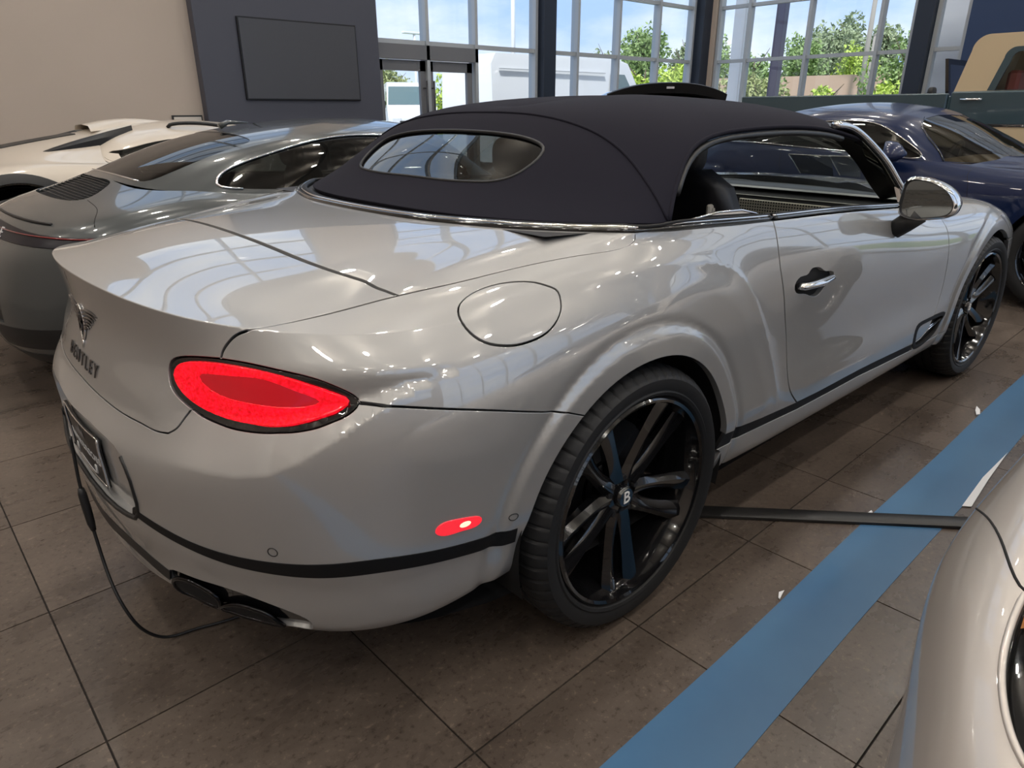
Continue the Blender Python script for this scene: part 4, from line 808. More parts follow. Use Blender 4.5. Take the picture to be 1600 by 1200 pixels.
for sd in (1,-1):
    X=(lambda L:L) if sd>0 else mir
    hq=.0105 if sd>0 else .03
    panel('quarter_panel',BODY,[X(q),X(fuel)],M_SILVER,CAR,h=hq,lines=LIPL)
    panel('fuel_flap',BODY,[X(fuel)],M_SILVER,CAR,h=.015)
    panel('door',BODY,[X(door),X(hh)],M_SILVER,CAR,h=hq*1.1,gap=.0045)
    panel('front_wing',BODY,[X(wing),X(vent)],M_SILVER,CAR,h=hq*1.2)
    # sill below the black strip
    a1=[p for p in ar if p[1]<sill_top[0][1]+.002 and p[0]>1.6 and p[1]>VBOT+.002]; a2=[p for p in arf[::-1] if p[0]<4.2 and VBOT<p[1]<sill_top[-1][1]]
    sill=sill_top+[(a2[0][0] if a2 else 3.9,sill_top[-1][1])]+a2[::1]+[(a2[-1][0] if a2 else 3.92,VBOT)]+[(u,VBOT) for u in np.linspace(3.85,1.95,40)]+a1
    panel('sill',BODY,[X(sill)],M_SILVER,CAR,h=hq*1.2)
    st=[(u,strip_v(u)+.001) for u in np.linspace(u_s0,3.52,70)]; sb=sill_top[::-1]
    panel('sill_strip',BODY,[X(st+sb)],M_STRIP,CAR,h=.012,off=-.002,gap=0,flange=.01)
    panel('side_vent',BODY,[X(vent)],M_SHADOW,CAR,h=.02,off=-.02,gap=-.004,flange=0)
    panel('vent_surround',BODY,[X(vent),X([(3.7+(u-3.7)*.86,.235+(v-.235)*.80) for u,v in vent])],M_STRIP,CAR,h=.01,off=.0015,gap=0,flange=.015)
    vb=MB()
    for t_ in (.35,.62):
        skin_tube(BODY,X([(3.58+.02*t_,.19+.09*t_+.0),(3.70,.225+.06*t_),(3.83,.262+.02*t_)]),.004,6,off=-.006,mb=vb)
    vb.build('vent_blade',M_CHROME,CAR,True)
    # front bumper half
    fb=[(UF,v) for v in np.linspace(VM-.03,VB[6]-.01,18)]+[(u,VB[6]-.01) for u in np.linspace(UF-.03,fr[-1][0]+.005,8)]+[p for p in ff_l if p[0]>4.3 and VBOT<p[1]<VB[6]-.01]+[(u,VBOT) for u in np.linspace(4.80,UM,20)]+[(UM,v) for v in np.linspace(VBOT,VM-.03,20)][1:]+[(u,VM-.03) for u in np.linspace(UM,UF,16)][1:-1]
    panel('front_bumper',BODY,[X(fb)],M_SILVER,CAR,h=.035)
    # rear strip, sensors, marker lamp
    rt=sm(C_['strip_rear_top']); rb=sm(C_['strip_rear_bot'])
    panel('bumper_strip',BODY,[X(rt+rb[::-1])],M_STRIP,CAR,h=.014,off=.0015,gap=0,flange=.006)
    gt=sm(C_['groove_top'][1:]+[]); gb=sm(C_['groove_bot'][1:])
    panel('diffuser_groove',BODY,[X([(0.0,.236)]+gt+gb[::-1]+[(0.0,.206)])],M_SATIN,CAR,h=.014,off=.0012,gap=0,flange=.005)
    for nm in ('sensor','sensor2'):
        su,sv=C_[nm][0]; ring=[(su+.0095*math.cos(t),sv+.0095*math.sin(t)) for t in np.linspace(0,2*pi,24,endpoint=False)]
        skin_tube(BODY,X(ring),.0011,5,off=.0004,closed=True).build('parking_sensor',M_SATIN,CAR,True)
    mk_=sm(C_['marker'],3,True)
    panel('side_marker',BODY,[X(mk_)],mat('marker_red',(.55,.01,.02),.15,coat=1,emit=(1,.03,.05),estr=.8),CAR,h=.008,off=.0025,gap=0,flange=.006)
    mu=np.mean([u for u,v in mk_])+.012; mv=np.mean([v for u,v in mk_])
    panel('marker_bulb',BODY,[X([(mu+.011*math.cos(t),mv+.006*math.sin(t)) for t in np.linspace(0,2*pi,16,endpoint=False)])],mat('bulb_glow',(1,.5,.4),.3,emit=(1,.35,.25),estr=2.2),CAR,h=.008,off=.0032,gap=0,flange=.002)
    # tail lamp
    red=sm(C_['lamp_red'],3,True); core=sm(C_['lamp_core'],3,True)
    lampo=panel('tail_lamp',BODY,[X(lamp)],M_GBLACK,CAR,h=.012,off=-.003,gap=.002,flange=.02)
    cu=np.mean([u for u,v in red]); cv=np.mean([v for u,v in red])
    def bulge(P,A=.010):
        return np.full(len(P),A)
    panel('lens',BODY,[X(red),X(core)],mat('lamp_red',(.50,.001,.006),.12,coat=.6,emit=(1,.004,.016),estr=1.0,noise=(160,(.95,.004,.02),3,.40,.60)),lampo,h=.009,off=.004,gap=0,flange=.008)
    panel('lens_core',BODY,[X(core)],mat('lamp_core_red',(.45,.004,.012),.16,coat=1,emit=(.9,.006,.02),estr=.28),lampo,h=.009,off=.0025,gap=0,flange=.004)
    # exhaust
    ex=panel('exhaust_surround',BODY,[X([(u,v) for u,v in eh])],M_GBLACK,CAR,h=.02,off=-.010,gap=-.003,flange=0)
    for nm in ('tip1','tip2'):
        tp=[(u,max(v,VBOT-.012)) for u,v in sm(C_[nm],3,True)]
        tube_=skin_tube(BODY,X(tp),.0052,10,off=.001,closed=True).build('exhaust_tip',mat('exhaust_black',(.03,.03,.033),.12,1),CAR,True)
        panel('exhaust_bore',BODY,[X(tp)],M_SHADOW,tube_,h=.02,off=.001,gap=.002,flange=0)
# inner shell so that gaps read dark
vl=.07
inner=[(u,vl) for u in np.linspace(0,rear_foot[-1][0]-.02,20)]+[p for p in archpts(0,A_R+.012)[::-1] if p[1]>vl]+[(u,vl) for u in np.linspace(2.0,3.9,20)]+[p for p in archpts(2.851,A_R+.012)[::-1] if p[1]>vl]+[(u,vl) for u in np.linspace(4.85,UM,10)]+[(UM,v) for v in np.linspace(vl,BODY.vmax-.01,12)][1:]+[(u,BODY.vmax-.01) for u in np.linspace(UM,0,80)][1:]+[(0,.515),(.375,.515),(.375,.315),(0,.315)]
for sd in (1,-1):
    panel('inner_shell',BODY,[inner if sd>0 else mir(inner),(plate_hole if False else [(u,v) for u,v in (eh if sd>0 else mir(eh))])],M_SHADOW,CAR,h=.045,off=-.0155,gap=0,flange=0,hb=.03)
# floor pan, wheel wells
mb=MB()
pp=BODY.P(np.linspace(0,UM,90),np.full(90,.05)); ring=[(p[0],p[1]) for p in pp]+[(p[0],-p[1]) for p in pp[::-1]]
mb.add([(a,b,.235) for a,b in ring],[tuple(range(len(ring)))])
mb.build('floor_pan',M_SHADOW,CAR)
for cx,yo in ((0,.93),(2.851,.91)):
    for s in (-1,1):
        mb=MB(); mb.lathe([(.418,s*yo),(.418,s*.58),(.05,s*.58)],40,'y',o=(cx,0,.374),a0=-.25,a1=pi+.25); fixn(mb.build('wheel_well',M_SHADOW,CAR,True))
car_wheel('wheel',CAR,0,-1,.945,spk=.908)
car_wheel('wheel',CAR,2.851,-1,.925,w=.275,spk=.62,turn=-.03)
car_wheel('wheel',CAR,0,1,.945,spk=.1,detail=1)
car_wheel('wheel',CAR,2.851,1,.925,w=.275,spk=.15,detail=1)
# ---------------------------------------------------------------- soft top, rear window, trims
opn=sm(UVT['opening'],3); TV=TOP.vmax; TU=TOP.umax
fr_=[(u,v) for u,v in opn]+[(1.85,.325),(TU-.02,.322),(TU,.335)]+[(TU,v) for v in np.linspace(.36,TV,24)]
topl=[(u,0.0) for u in np.linspace(0,opn[0][0],30)][:-1]+fr_+[(u,TV) for u in np.linspace(TU,0,60)][1:]
win=[(0,.1172),(.07,.1168),(.15,.1168),(.236,.1215),(.30,.1316),(.344,.1588),(.37,.198),(.384,.2353),(.381,.2776),(.347,.3076),(.277,.3334),(.18,.3472),(.07,.349),(0,.349)]
win=sm(win,3); winf=win+[(-u,v) for u,v in win[::-1][1:-1]]
tl=topl+[(-u,v) for u,v in topl[::-1][1:-1]]
soft=panel('soft_top',TOP,[tl,winf],M_FABRIC,CAR,h=.022,gap=0,flange=.012,bev=.003)
panel('soft_top_lining',TOP,[tl,winf],M_SATIN,CAR,h=.05,gap=.004,flange=0,off=-.014)
M_RGLASS=glass('rear_glass',(.10,.115,.11),1.7,boost=.03)
panel('rear_window',TOP,[winf],M_RGLASS,CAR,h=.02,gap=-.004,flange=0,off=-.006)
skin_tube(TOP,winf,.005,8,off=-.001,closed=True).build('window_seal',M_SATIN,soft,True)
seam=sm(UVT['seam'],3); seam=[p for p in seam if p[0]>.01]; seam=seam+[(0,.5535)]; seam=seam+[(-u,v) for u,v in seam[::-1][1:]]
skin_tube(TOP,seam,.0042,8,off=.0008,flat=1).build('roof_seam',M_FABRIC,soft,True)
for sd in (1,-1):
    e=[(sd*u,v) for u,v in opn]+[(sd*1.85,.325),(sd*(TU-.02),.322)]
    skin_tube(TOP,e,.0065,8,off=-.002).build('side_hem',M_FABRIC,soft,True)
    e2=[(sd*(u+.012),v-.014) for u,v in opn[4:]]
    skin_tube(TOP,e2,.010,8,off=-.016).build('side_seal',M_SATIN,CAR,True)
# black and chrome trims along the edge of the paint
def edge_path(us,inw,up):
    us=np.array(us,float); P,N=BODY.PN(us,np.full(len(us),VM-.004)); m=P-BODY.P(us,np.full(len(us),VM-.03)); m/=np.linalg.norm(m,axis=1)[:,None]
    return P+m*inw+np.array((0,0,1))*up
def trims(us,nm):
    us=np.linspace(us[0],us[1],int(abs(us[1]-us[0])/.02)+2)
    k=np.where(np.abs(us)<1.3,1.0,np.where(np.abs(us)>1.6,.5,1.0-.5*(np.abs(us)-1.3)/.3)); edge=lambda i_,u_:edge_path(us,0,0)+(edge_path(us,i_,u_)-edge_path(us,0,0))*k[:,None]
    MB().tube(edge(.006,.001),.0085*k,8).build('belt_trim',M_GBLACK,CAR,True)
    MB().tube(edge(.019,.007),.0052*np.maximum(k,.65),8).build('belt_chrome',M_CHROME,CAR,True)
    MB().tube(edge(.031,.002),.010*k,8).build('belt_seal',M_STRIP,CAR,True)
trims((-2.17,2.17),'rear')
for sd in (1,-1): trims((sd*2.19,sd*3.62),'door')
# black well between the body edge and the fabric
mb=MB(); uu=np.linspace(-2.2,2.2,160); a=BODY.P(uu,np.full(160,BODY.vmax)); b=a.copy(); c2=a*np.array((1,.90,1)); c2[:,0]=np.where(np.abs(uu)<1.45,a[:,0]+.10*np.cos(np.clip(uu/1.45,-1,1)*pi/2)+.02,a[:,0]); c2[:,2]-=.0
mb.add(list(a-np.array((0,0,.006)))+list(c2-np.array((0,0,.004))),[(i,i+1,160+i+1,160+i) for i in range(159)]); mb.build('roof_well',M_SATIN,CAR,True)
# ---------------------------------------------------------------- windscreen and pillars
Aout=cr([(1.33,-.703,1.283),(1.46,-.712,1.268),(1.60,-.735,1.205),(1.70,-.765,1.135),(1.78,-.79,1.06),(1.88,-.815,.985)],5)
for s in (1,-1):
    K=np.array((1,s,1)); P0=(Aout+np.array((.012,.004,.012)))*K
    mb=MB(); mb.tube(P0,.017,10,flat=.8); mb.build('windscreen_pillar',mat('pillar_chrome',(.75,.75,.76),.12,1),CAR,True)
    V=list(Aout*K)+list((Aout+np.array((.02,.055,.02)))*K)+list((Aout+np.array((.03,.125,.0)))*K); n=len(Aout)
    mb=MB().add(V,[(k*n+i,k*n+i+1,(k+1)*n+i+1,(k+1)*n+i) for k in (0,1) for i in range(n-1)]); mb.build('pillar_trim',M_SATIN,CAR,True)
    # corner quarter piece by the mirror
    mb=MB().add(np.array([(1.80,-.818,.995),(1.90,-.815,.98),(1.80,-.79,1.055),(1.795,-.80,.995),(1.89,-.80,.98),(1.797,-.775,1.052)])*K,[(0,1,2),(3,5,4),(0,3,4,1),(1,4,5,2),(2,5,3,0)]); mb.build('quarter_trim',M_CHROME,CAR)
def arcrow(x0,xc,y,z0,zc,n=17): 
    t=np.linspace(-1,1,n); return [(xc+(x0-xc)*abs(k)**2,y*k,zc+(z0-zc)*k*k) for k in t]
r0=arcrow(1.62,1.60,.70,1.225,1.345); r1=arcrow(1.80,1.86,.76,1.07,1.20); r2=arcrow(2.0,2.30,.78,.955,.985)
rows=[]
for t in np.linspace(0,1,9):
    w0,w1,w2=(1-t)*(1-2*t),4*t*(1-t),t*(2*t-1); rows.append([tuple(w0*np.array(a)+w1*np.array(b)+w2*np.array(c)) for a,b,c in zip(r0,r1,r2)])
V,Fc=loft(rows,False,False); mk('windscreen',V,Fc,glass('screen_glass',(.62,.68,.68),1.5),CAR)
mb=MB(); mb.tube([(p[0]+.005,p[1],p[2]) for p in r0],.016,8); mb.build('windscreen_header',M_SATIN,CAR,True)
# ---------------------------------------------------------------- bonnet
nb=15; rows=[]
for u in np.linspace(3.62,UM,44):
    e=BODY.P([u],[VM-.028])[0]; y=abs(e[1]); r=[]
    for t in np.linspace(1,-1,nb*2-1):
        hgt=.055*(1-t*t)*min(1,(y/.6)); r.append((e[0]+ (.22*(1-t*t) if u<3.8 else .22*(1-t*t)*max(0,1-(u-3.8)/.6) ),-y*t,e[2]+hgt+.012*max(0,1-((abs(t)-.55)/.12)**2)*(y/.6)))
    rows.append(r)
V,Fc=loft(rows,False,False); fixn(mk('bonnet',V,Fc,M_SILVER,CAR))
# ---------------------------------------------------------------- cabin
mb=MB(); mb.add([(-.1,-.78,.5),(2.2,-.84,.45),(2.2,.84,.45),(-.1,.78,.5)],[(0,1,2,3)]); mb.build('cabin_floor',M_SHADOW,CAR)
for s in (1,-1):
    mb=MB(); rr=[]
    for x in np.linspace(.25,2.05,16):
        y=float(np.interp(x,[.25,1.0,1.6,2.05],[.83,.835,.815,.775])); z=float(np.interp(x,[.25,.6,1.0,1.5,2.05],[1.068,1.047,1.03,1.0,.968]))
        rr.append([(x,s*y,z-.004),(x,s*(y-.055),z-.002),(x,s*(y-.075),z-.05),(x,s*(y-.09),z-.16),(x,s*(y-.05),.5)])
    mb.add(*loft(rr,False,False)); mb.build('door_card',M_DARKLEA,CAR,True)
mb=MB(); mb.add(*loft([[(-.16,.80*k*.92,1.07),(.05,.80*k,1.07),(.16,.80*k,1.0),(.16,.80*k,.5)] for k in np.linspace(-1,1,9)],False,False)); mb.build('rear_shelf',M_DARKLEA,CAR,True)
def seat(x,y,z,lean,wd,hgt,name,head=True):
    mb=MB(); rings=[]
    for t in np.linspace(0,1,13):
        w=wd*(1-.30*max(0,t-.55)/.45-.25*max(0,t-.93)/.07); d=.15*(1-.45*t); cx=x-lean*t; cz=z+hgt*t; ring=[]
        for a in np.linspace(0,2*pi,20,endpoint=False):
            c,sn=math.cos(a),math.sin(a); e=.6; sg=lambda q:math.copysign(abs(q)**e,q)
            ring.append((cx+d/2*sg(c)+ (.05*abs(sn)**3 if c>0 else .0),y+w/2*sg(sn),cz))
        rings.append(ring)
    mb.add(*loft(rings)); o=mb.build(name,M_DARKLEA,CAR,True); fixn(o)
    if head:
        h=MB().add(*rbox((x-lean*1.02,y,z+hgt+.06),(.10,.26,.17),p=3.2)); h.build('headrest',M_DARKLEA,o,True)
    mb=MB().add(*rbox((x+.28,y,z-.02),(.55,wd,.20),p=4)); mb.build('seat_cushion',M_DARKLEA,o,True)
    return o
s1=seat(.98,-.42,.50,.22,.54,.66,'front_seat'); s2=seat(.98,.40,.50,.20,.52,.60,'front_seat')
for s in (-1,1): seat(.22,s*.33,.5,.06,.5,.45,'rear_seat',False)
# belt guide on the passenger seat shoulder
mb=MB().box((.735,-.60,1.02),(.80,-.585,1.055),.005); mb.box((.752,-.604,1.032),(.783,-.60,1.043)); mb.build('belt_guide',mat('pale_plastic',(.55,.51,.44),.5),CAR)
# dashboard
mb=MB(); rr=[]
for y in np.linspace(-.78,.78,17):
    b=.03*math.cos(y/.78*pi/2); rr.append([(2.30-.25*abs(y/.78)**2,y,.985),(2.05+b*0,y,.995),(1.93,y,.985),(1.885,y,.955),(1.88,y,.93)])
mb.add(*loft(rr,False,False)); mb.build('dashboard',M_DARKLEA,CAR,True)
mb=MB(); mb.add(*loft([[(1.905,y,.992),(1.935,y,.9975),(1.94,y,.99),(1.90,y,.962),(1.882,y,.957)] for y in np.linspace(-.76,.76,13)],False,False)); mb.build('dashboard_rail',M_GREYLEA,CAR,True)
mb=MB(); mb.add(*loft([[(1.879,y,.93),(1.87,y,.88),(1.86,y,.80),(1.95,y,.6)] for y in np.linspace(-.78,.78,9)],False,False)); mb.build('dashboard_lower',M_DARKLEA,CAR,True)
MF=mat('perforated_fascia',(.42,.38,.30),.5)
_nt=MF.node_tree; _v=_nt.nodes.new('ShaderNodeTexVoronoi'); _v.inputs['Scale'].default_value=75; _v.inputs['Randomness'].default_value=0; _c=_nt.nodes.new('ShaderNodeTexCoord'); _rp=_nt.nodes.new('ShaderNodeValToRGB'); _rp.color_ramp.elements[0].position=.28; _rp.color_ramp.elements[1].position=.34; _rp.color_ramp.elements[0].color=(.02,.02,.02,1); _rp.color_ramp.elements[1].color=(.62,.57,.47,1)
_nt.links.new(_c.outputs['Object'],_v.inputs['Vector']); _nt.links.new(_v.outputs['Distance'],_rp.inputs[0]); _nt.links.new(_rp.outputs[0],_nt.nodes['Principled BSDF'].inputs['Base Color'])
mb=MB(); mb.box((1.866,-.68,.835),(1.876,-.04,.942),.004); mb.build('dashboard_fascia',MF,CAR)
mb=MB(); mb.tube([(1.62+.05*math.sin(t),.38+.185*math.cos(t),.90+.18*math.sin(t)) for t in np.linspace(0,2*pi,40,endpoint=False)],.016,8,closed=True); mb.tube([(1.62,.2,.9),(1.62,.56,.9)],.02,8); mb.tube([(1.62,.38,.9),(1.85,.38,.86)],.03,8); mb.build('steering_wheel',M_DARKLEA,CAR,True)
M_SHEET=glass('sheet_film',(.42,.42,.36),1.4)
for (ya,yb,xx) in ((-.27,-.43,2.0),(-.445,-.54,2.03)):
    mb=MB().add([(xx,ya,1.065),(xx,yb,1.06),(xx-.12,yb-.03,1.155-.0),(xx-.12,ya+.01,1.155)],[(0,1,2,3)]); mb.build('screen_sheet',M_SHEET,CAR)
    mb=MB().tube([(xx-.12,yb-.03,1.155),(xx-.12,ya+.01,1.155),(xx,ya,1.065)],.0025,5); mb.build('sheet_edge',M_CHROME,CAR)
# rear side glass, partly lowered
mb=MB(); g=np.array([(.22,1.074),(.40,1.085),(.52,1.08),(.60,1.064),(.645,1.045),(.30,1.04)]); 
V=[(x,-.845,z) for x,z in g]+[(x,-.841,z) for x,z in g]; n=len(g); mb.add(V,[tuple(range(n)),tuple(range(2*n-1,n-1,-1))]+[(i,(i+1)%n,n+(i+1)%n,n+i) for i in range(n)]); mb.build('quarter_glass',glass('side_glass',(.45,.55,.52),1.5),CAR)
mb=MB().tube([(.22,-.843,1.075),(.40,-.843,1.086),(.52,-.843,1.081),(.60,-.843,1.065),(.645,-.843,1.046)],.0035,6); mb.build('quarter_glass_edge',M_CHROME,CAR,True)
# ---------------------------------------------------------------- door mirrors
OUT=[(-.100,-.048),(-.104,.0),(-.102,.045),(-.088,.072),(-.05,.078),(0,.070),(.05,.052),(.088,.024),(.108,-.008),(.108,-.034),(.09,-.052),(.05,-.062),(0,-.068),(-.06,-.068)]
OUTS=cr(OUT,3,True)
for s in (-1,1):
    cx,cy,cz=1.555,s*.985,1.035
    OUTS=cr(np.array(OUT)*np.array((.80,1.02)),3,True)
    def ring(sc,dx,dz=0.0,sh=0.0): return [(cx+dx+sh*w,cy+s*(w*sc),cz+h*sc+dz) for w,h in OUTS]
    sh=.35
    body=[ring(.93,-.004,0,sh),ring(1.0,.0,0,sh),ring(1.04,.015,0,sh),ring(1.03,.05,0,sh),ring(.92,.095,0,sh),ring(.68,.13,0,sh),ring(.3,.152,0,sh)]
    V,Fc=loft(body,False); V.append(tuple(np.mean(body[-1],0)+np.array((.006,0,0)))); n=len(OUTS); k=6*n; Fc+=[(k+j,k+(j+1)%n,len(V)-1) for j in range(n)]
    mo=fixn(mk('door_mirror',V,Fc,M_CHROME,CAR))
    V,Fc=loft([ring(.93,-.004,0,sh),ring(.86,.006,0,sh)],False); mk('mirror_bezel',V,Fc,M_SATIN,mo)
    V,Fc=loft([ring(.87,.004,0,sh)],False); Fc=[tuple(range(n))]; mk('mirror_glass',V,Fc,mat('mirror_silver',(.30,.34,.36),.02,1),mo,False)
    fixn(MB().tube([(1.575,s*.885,.915),(1.575,s*.92,.945),(1.585,s*.955,.985)],[.034,.036,.042],14).build('mirror_foot',M_SATIN,mo,True))
# ---------------------------------------------------------------- door handles
for s in (1,-1):
    hc=[(s*(u),v) for u,v in [(2.315,.628),(2.36,.628),(2.42,.629),(2.48,.631),(2.55,.634)]]
    P,N=BODY.PN(*np.array(hc).T); 
    pan=panel('handle_cup',BODY,[hh if s>0 else mir(hh)],M_GBLACK,CAR,h=.02,off=-.022,gap=-.004,flange=0)
    mb=MB(); P=P+N*np.array([.002,.010,.014,.010,.002])[:,None]; P[:,2]-=.004; P=cr(P,5); rr_=np.interp(np.linspace(0,1,len(P)),[0,.08,.5,.92,1],[.016,.023,.022,.017,.008]); mb.tube(P,rr_,12,flat=.55)
    mb.build('door_handle',M_CHROME,CAR,True)
# ---------------------------------------------------------------- badge, lettering, plate, exhaust, lead
M_PLATE=mat('plate_black',(.012,.012,.013),.35)
cu_,cv_=0.0,.575
BODYv=lambda z:float(np.interp(z,*zip(*sorted((BODY.P([0.0],[v])[0][2],v) for v in np.linspace(VB[5],VB[9],60)))))
skin_text(BODY,'BENTLEY',.043,.0,BODYv(.778),'lid_lettering',mat('dark_chrome',(.16,.16,.17),.14,1),CAR,ext=.0014,spacing=1.65)
vb_=BODYv(.868)
bd=skin_text(BODY,'B',.044,.0,vb_,'lid_badge',mat('dark_chrome',(.10,.10,.11),.14,1),CAR,ext=.003,off=.003)
ring=[(.020*math.cos(t),vb_+.028*math.sin(t)) for t in np.linspace(0,2*pi,28,endpoint=False)]
skin_tube(BODY,ring,.003,6,off=.003,closed=True).build('badge_ring',M_CHROME,bd,True)
panel('badge_field',BODY,[ring],M_GBLACK,bd,h=.01,off=.001,gap=0,flange=.002)
for s in (1,-1):
    for k in range(6):
        y0=vb_+.022-.0058*k; L=.125-.018*k; w=[(s*.020,y0),(s*(.02+L*.55),y0+.006),(s*(.02+L),y0+.004)]
        skin_tube(BODY,cr(w,5),np.interp(np.linspace(0,1,11),[0,.6,1],[.0038,.0042,.0012]),6,off=.002).build('badge_feather',mat('dark_chrome'),bd,True)
skin_tube(BODY,[(0,vb_-.028),(0,vb_-.045)],[.004,.001],6,off=.002).build('badge_tail',M_CHROME,bd,True)
# number plate, set back in its recess
PU0,PU1,PV0,PV1=-.125,.185,.340,.462
pl=panel('number_plate',BODY,[[(PU0,PV0),(PU1,PV0),(PU1,PV1),(PU0,PV1)]],M_PLATE,CAR,h=.03,off=-.016,gap=0,flange=.004)
for a,b,r_ in (((PU1,PV0),(PU1,PV1),.0032),((PU0,PV0),(PU0,PV1),.0032),((PU0,PV0),(PU1,PV0),.002),((PU0,PV1),(PU1,PV1),.002)):
    skin_tube(BODY,[tuple(np.array(a)+(np.array(b)-np.array(a))*t) for t in np.linspace(0,1,14)],r_,6,off=-.0135).build('plate_frame',M_CHROME,pl,True)
M_PW=mat('plate_white',(.50,.50,.50),.4); puc=(PU0+PU1)/2
skin_text(BODY,'CROWN EUROCARS',.0285,puc,PV0+.050,'plate_lettering',M_PW,pl,ext=.0004,off=-.0155)
cw=[(puc+a,PV0+b) for a,b in ((-.040,.080),(-.030,.108),(-.014,.092),(0,.114),(.014,.092),(.030,.108),(.040,.080))]
panel('plate_crown',BODY,[cw],mat('plate_grey',(.14,.14,.15),.4),pl,h=.02,off=-.0150,gap=0,flange=0)
for du in (-.085,.085): panel('plate_screw',BODY,[[(puc+du-.005,PV0+.012),(puc+du+.005,PV0+.012),(puc+du+.005,PV0+.030),(puc+du-.005,PV0+.030)]],M_PW,pl,h=.02,off=-.0125,gap=0,flange=.003)
skin_tube(BODY,[(u,PV0+.006) for u in np.linspace(puc-.07,puc+.07,8)],.0012,5,off=-.0145).build('plate_line',M_PW,pl,True)
# battery lead hanging from the boot to the floor
LEAD=[(-1.098,-.03,.60),(-1.102,-.032,.53),(-1.105,-.037,.485),(-1.106,-.042,.45),(-1.105,-.05,.385),(-1.104,-.068,.31),(-1.104,-.10,.245),(-1.10,-.145,.185),(-1.085,-.17,.12),(-1.06,-.165,.06),(-1.02,-.16,.015),(-.98,-.165,.006),(-.947,-.17,.0055),(-.90,-.185,.0055),(-.84,-.20,.0055),(-.72,-.22,.0055)]
ld=mk('charging_cable',*(lambda m_:(m_.V,m_.F))(MB().tube(cr(LEAD,6),.0042,8)),M_SATIN); tag(ld,'thin black cable hanging from rear number plate down to the floor','cable')
mb=MB().tube([(-1.106,-.041,.462),(-1.106,-.042,.447),(-1.1055,-.047,.41),(-1.105,-.054,.365),(-1.104,-.06,.345)],[.007,.010,.0105,.0095,.006],10); mb.build('connector',M_SATIN,ld,True)
# ================================================================ other cars in the showroom
C2={k:[tuple(p) for p in v] for k,v in UV2.items()}
def arch_on(S,cx,r,zc,a0=-6,a1=186,n=40,vmaxf=.8):
    t=np.radians(np.linspace(a0,a1,n)); T=np.stack([cx+r*np.cos(t),zc+r*np.sin(t)],1)
    ok=lambda P,U,V:(np.abs(P[:,0]-cx)<.8)&(V<S.vmax*vmaxf)&(P[:,1]<-.55)
    return [tuple(p) for p in S.inv(lambda P:P[:,[0,2]],T,mask=ok)]
def shell_loop(S,arches,vl,vt,n=60):
    """right half outline of a body skin with wheel arches"""
    L=[(0,vl)]; um=S.umax
    for A in arches:
        A=[p for p in A[::-1] if p[1]>vl]; L+=[(u,vl) for u in np.linspace(L[-1][0],A[0][0],8)[1:]]+A
    L+=[(u,vl) for u in np.linspace(L[-1][0],um,8)[1:]]+[(um,v) for v in np.linspace(vl,vt,10)[1:]]+[(u,vt) for u in np.linspace(um,0,n)[1:]]
    return L
def both(L): return L+[(-u,v) for u,v in L[::-1] if u>1e-6]
def simple_wheel(par,cx,s,yf,R=.35,rr=.265,w=.27,m=None,spokes=10):
    Y=lambda d:s*(yf-d); mm=m or M_GBLACK
    mb=MB().lathe([(rr-.01,Y(.0)),(rr-.03,Y(.02)),(rr-.04,Y(w-.02)),(rr,Y(w))],36,'y',o=(cx,0,R)); rim=fixn(mb.build('wheel',mm,par,True))
    mb=MB().lathe([(rr-.01,Y(.004)),(rr+.02,Y(-.006)),(R-.02,Y(.0)),(R-.004,Y(.02)),(R,Y(.04)),(R,Y(w-.04)),(R-.02,Y(w)),(rr,Y(w))],48,'y',o=(cx,0,R)); fixn(mb.build('tyre',M_RUBBER,rim,True))
    for k in range(spokes):
        t=2*pi*k/spokes; c,sn=math.cos(t),math.sin(t); pts=[]; rg=[]
        for r,wd,d in ((.03,.03,.05),(.12,.018,.045),(rr-.02,.024,.025)):
            rg.append([(cx+c*r-sn*a,Y(dd),R+sn*r+c*a) for a,dd in ((-wd,d),(wd,d),(wd*.7,d+.03),(-wd*.7,d+.03))])
        fixn(MB().add(*loft(rg)).build('spoke',mm,rim))
    fixn(MB().lathe([(0,Y(.04)),(.05,Y(.042)),(.06,Y(.08))],20,'y',o=(cx,0,R)).build('hub',mm,rim,True))
    return rim
def wells(par,axles,r,z,yo):
    for cx in axles:
        for s in (-1,1):
            fixn(MB().lathe([(r,s*yo),(r,s*(yo-.34)),(.05,s*(yo-.34))],28,'y',o=(cx,0,z),a0=-.2,a1=pi+.2).build('wheel_well',M_SHADOW,par,True))
def pan(par,S,z):
    pp=S.P(np.linspace(0,S.umax,50),np.full(50,.02)); ring=[(p[0],p[1]) for p in pp]+[(p[0],-p[1]) for p in pp[::-1]]; MB().add([(a,b,z) for a,b in ring],[tuple(range(len(ring)))]).build('floor_pan',M_SHADOW,par)
M_TINT=glass('tinted_glass',(.16,.18,.18),1.6,boost=.02)
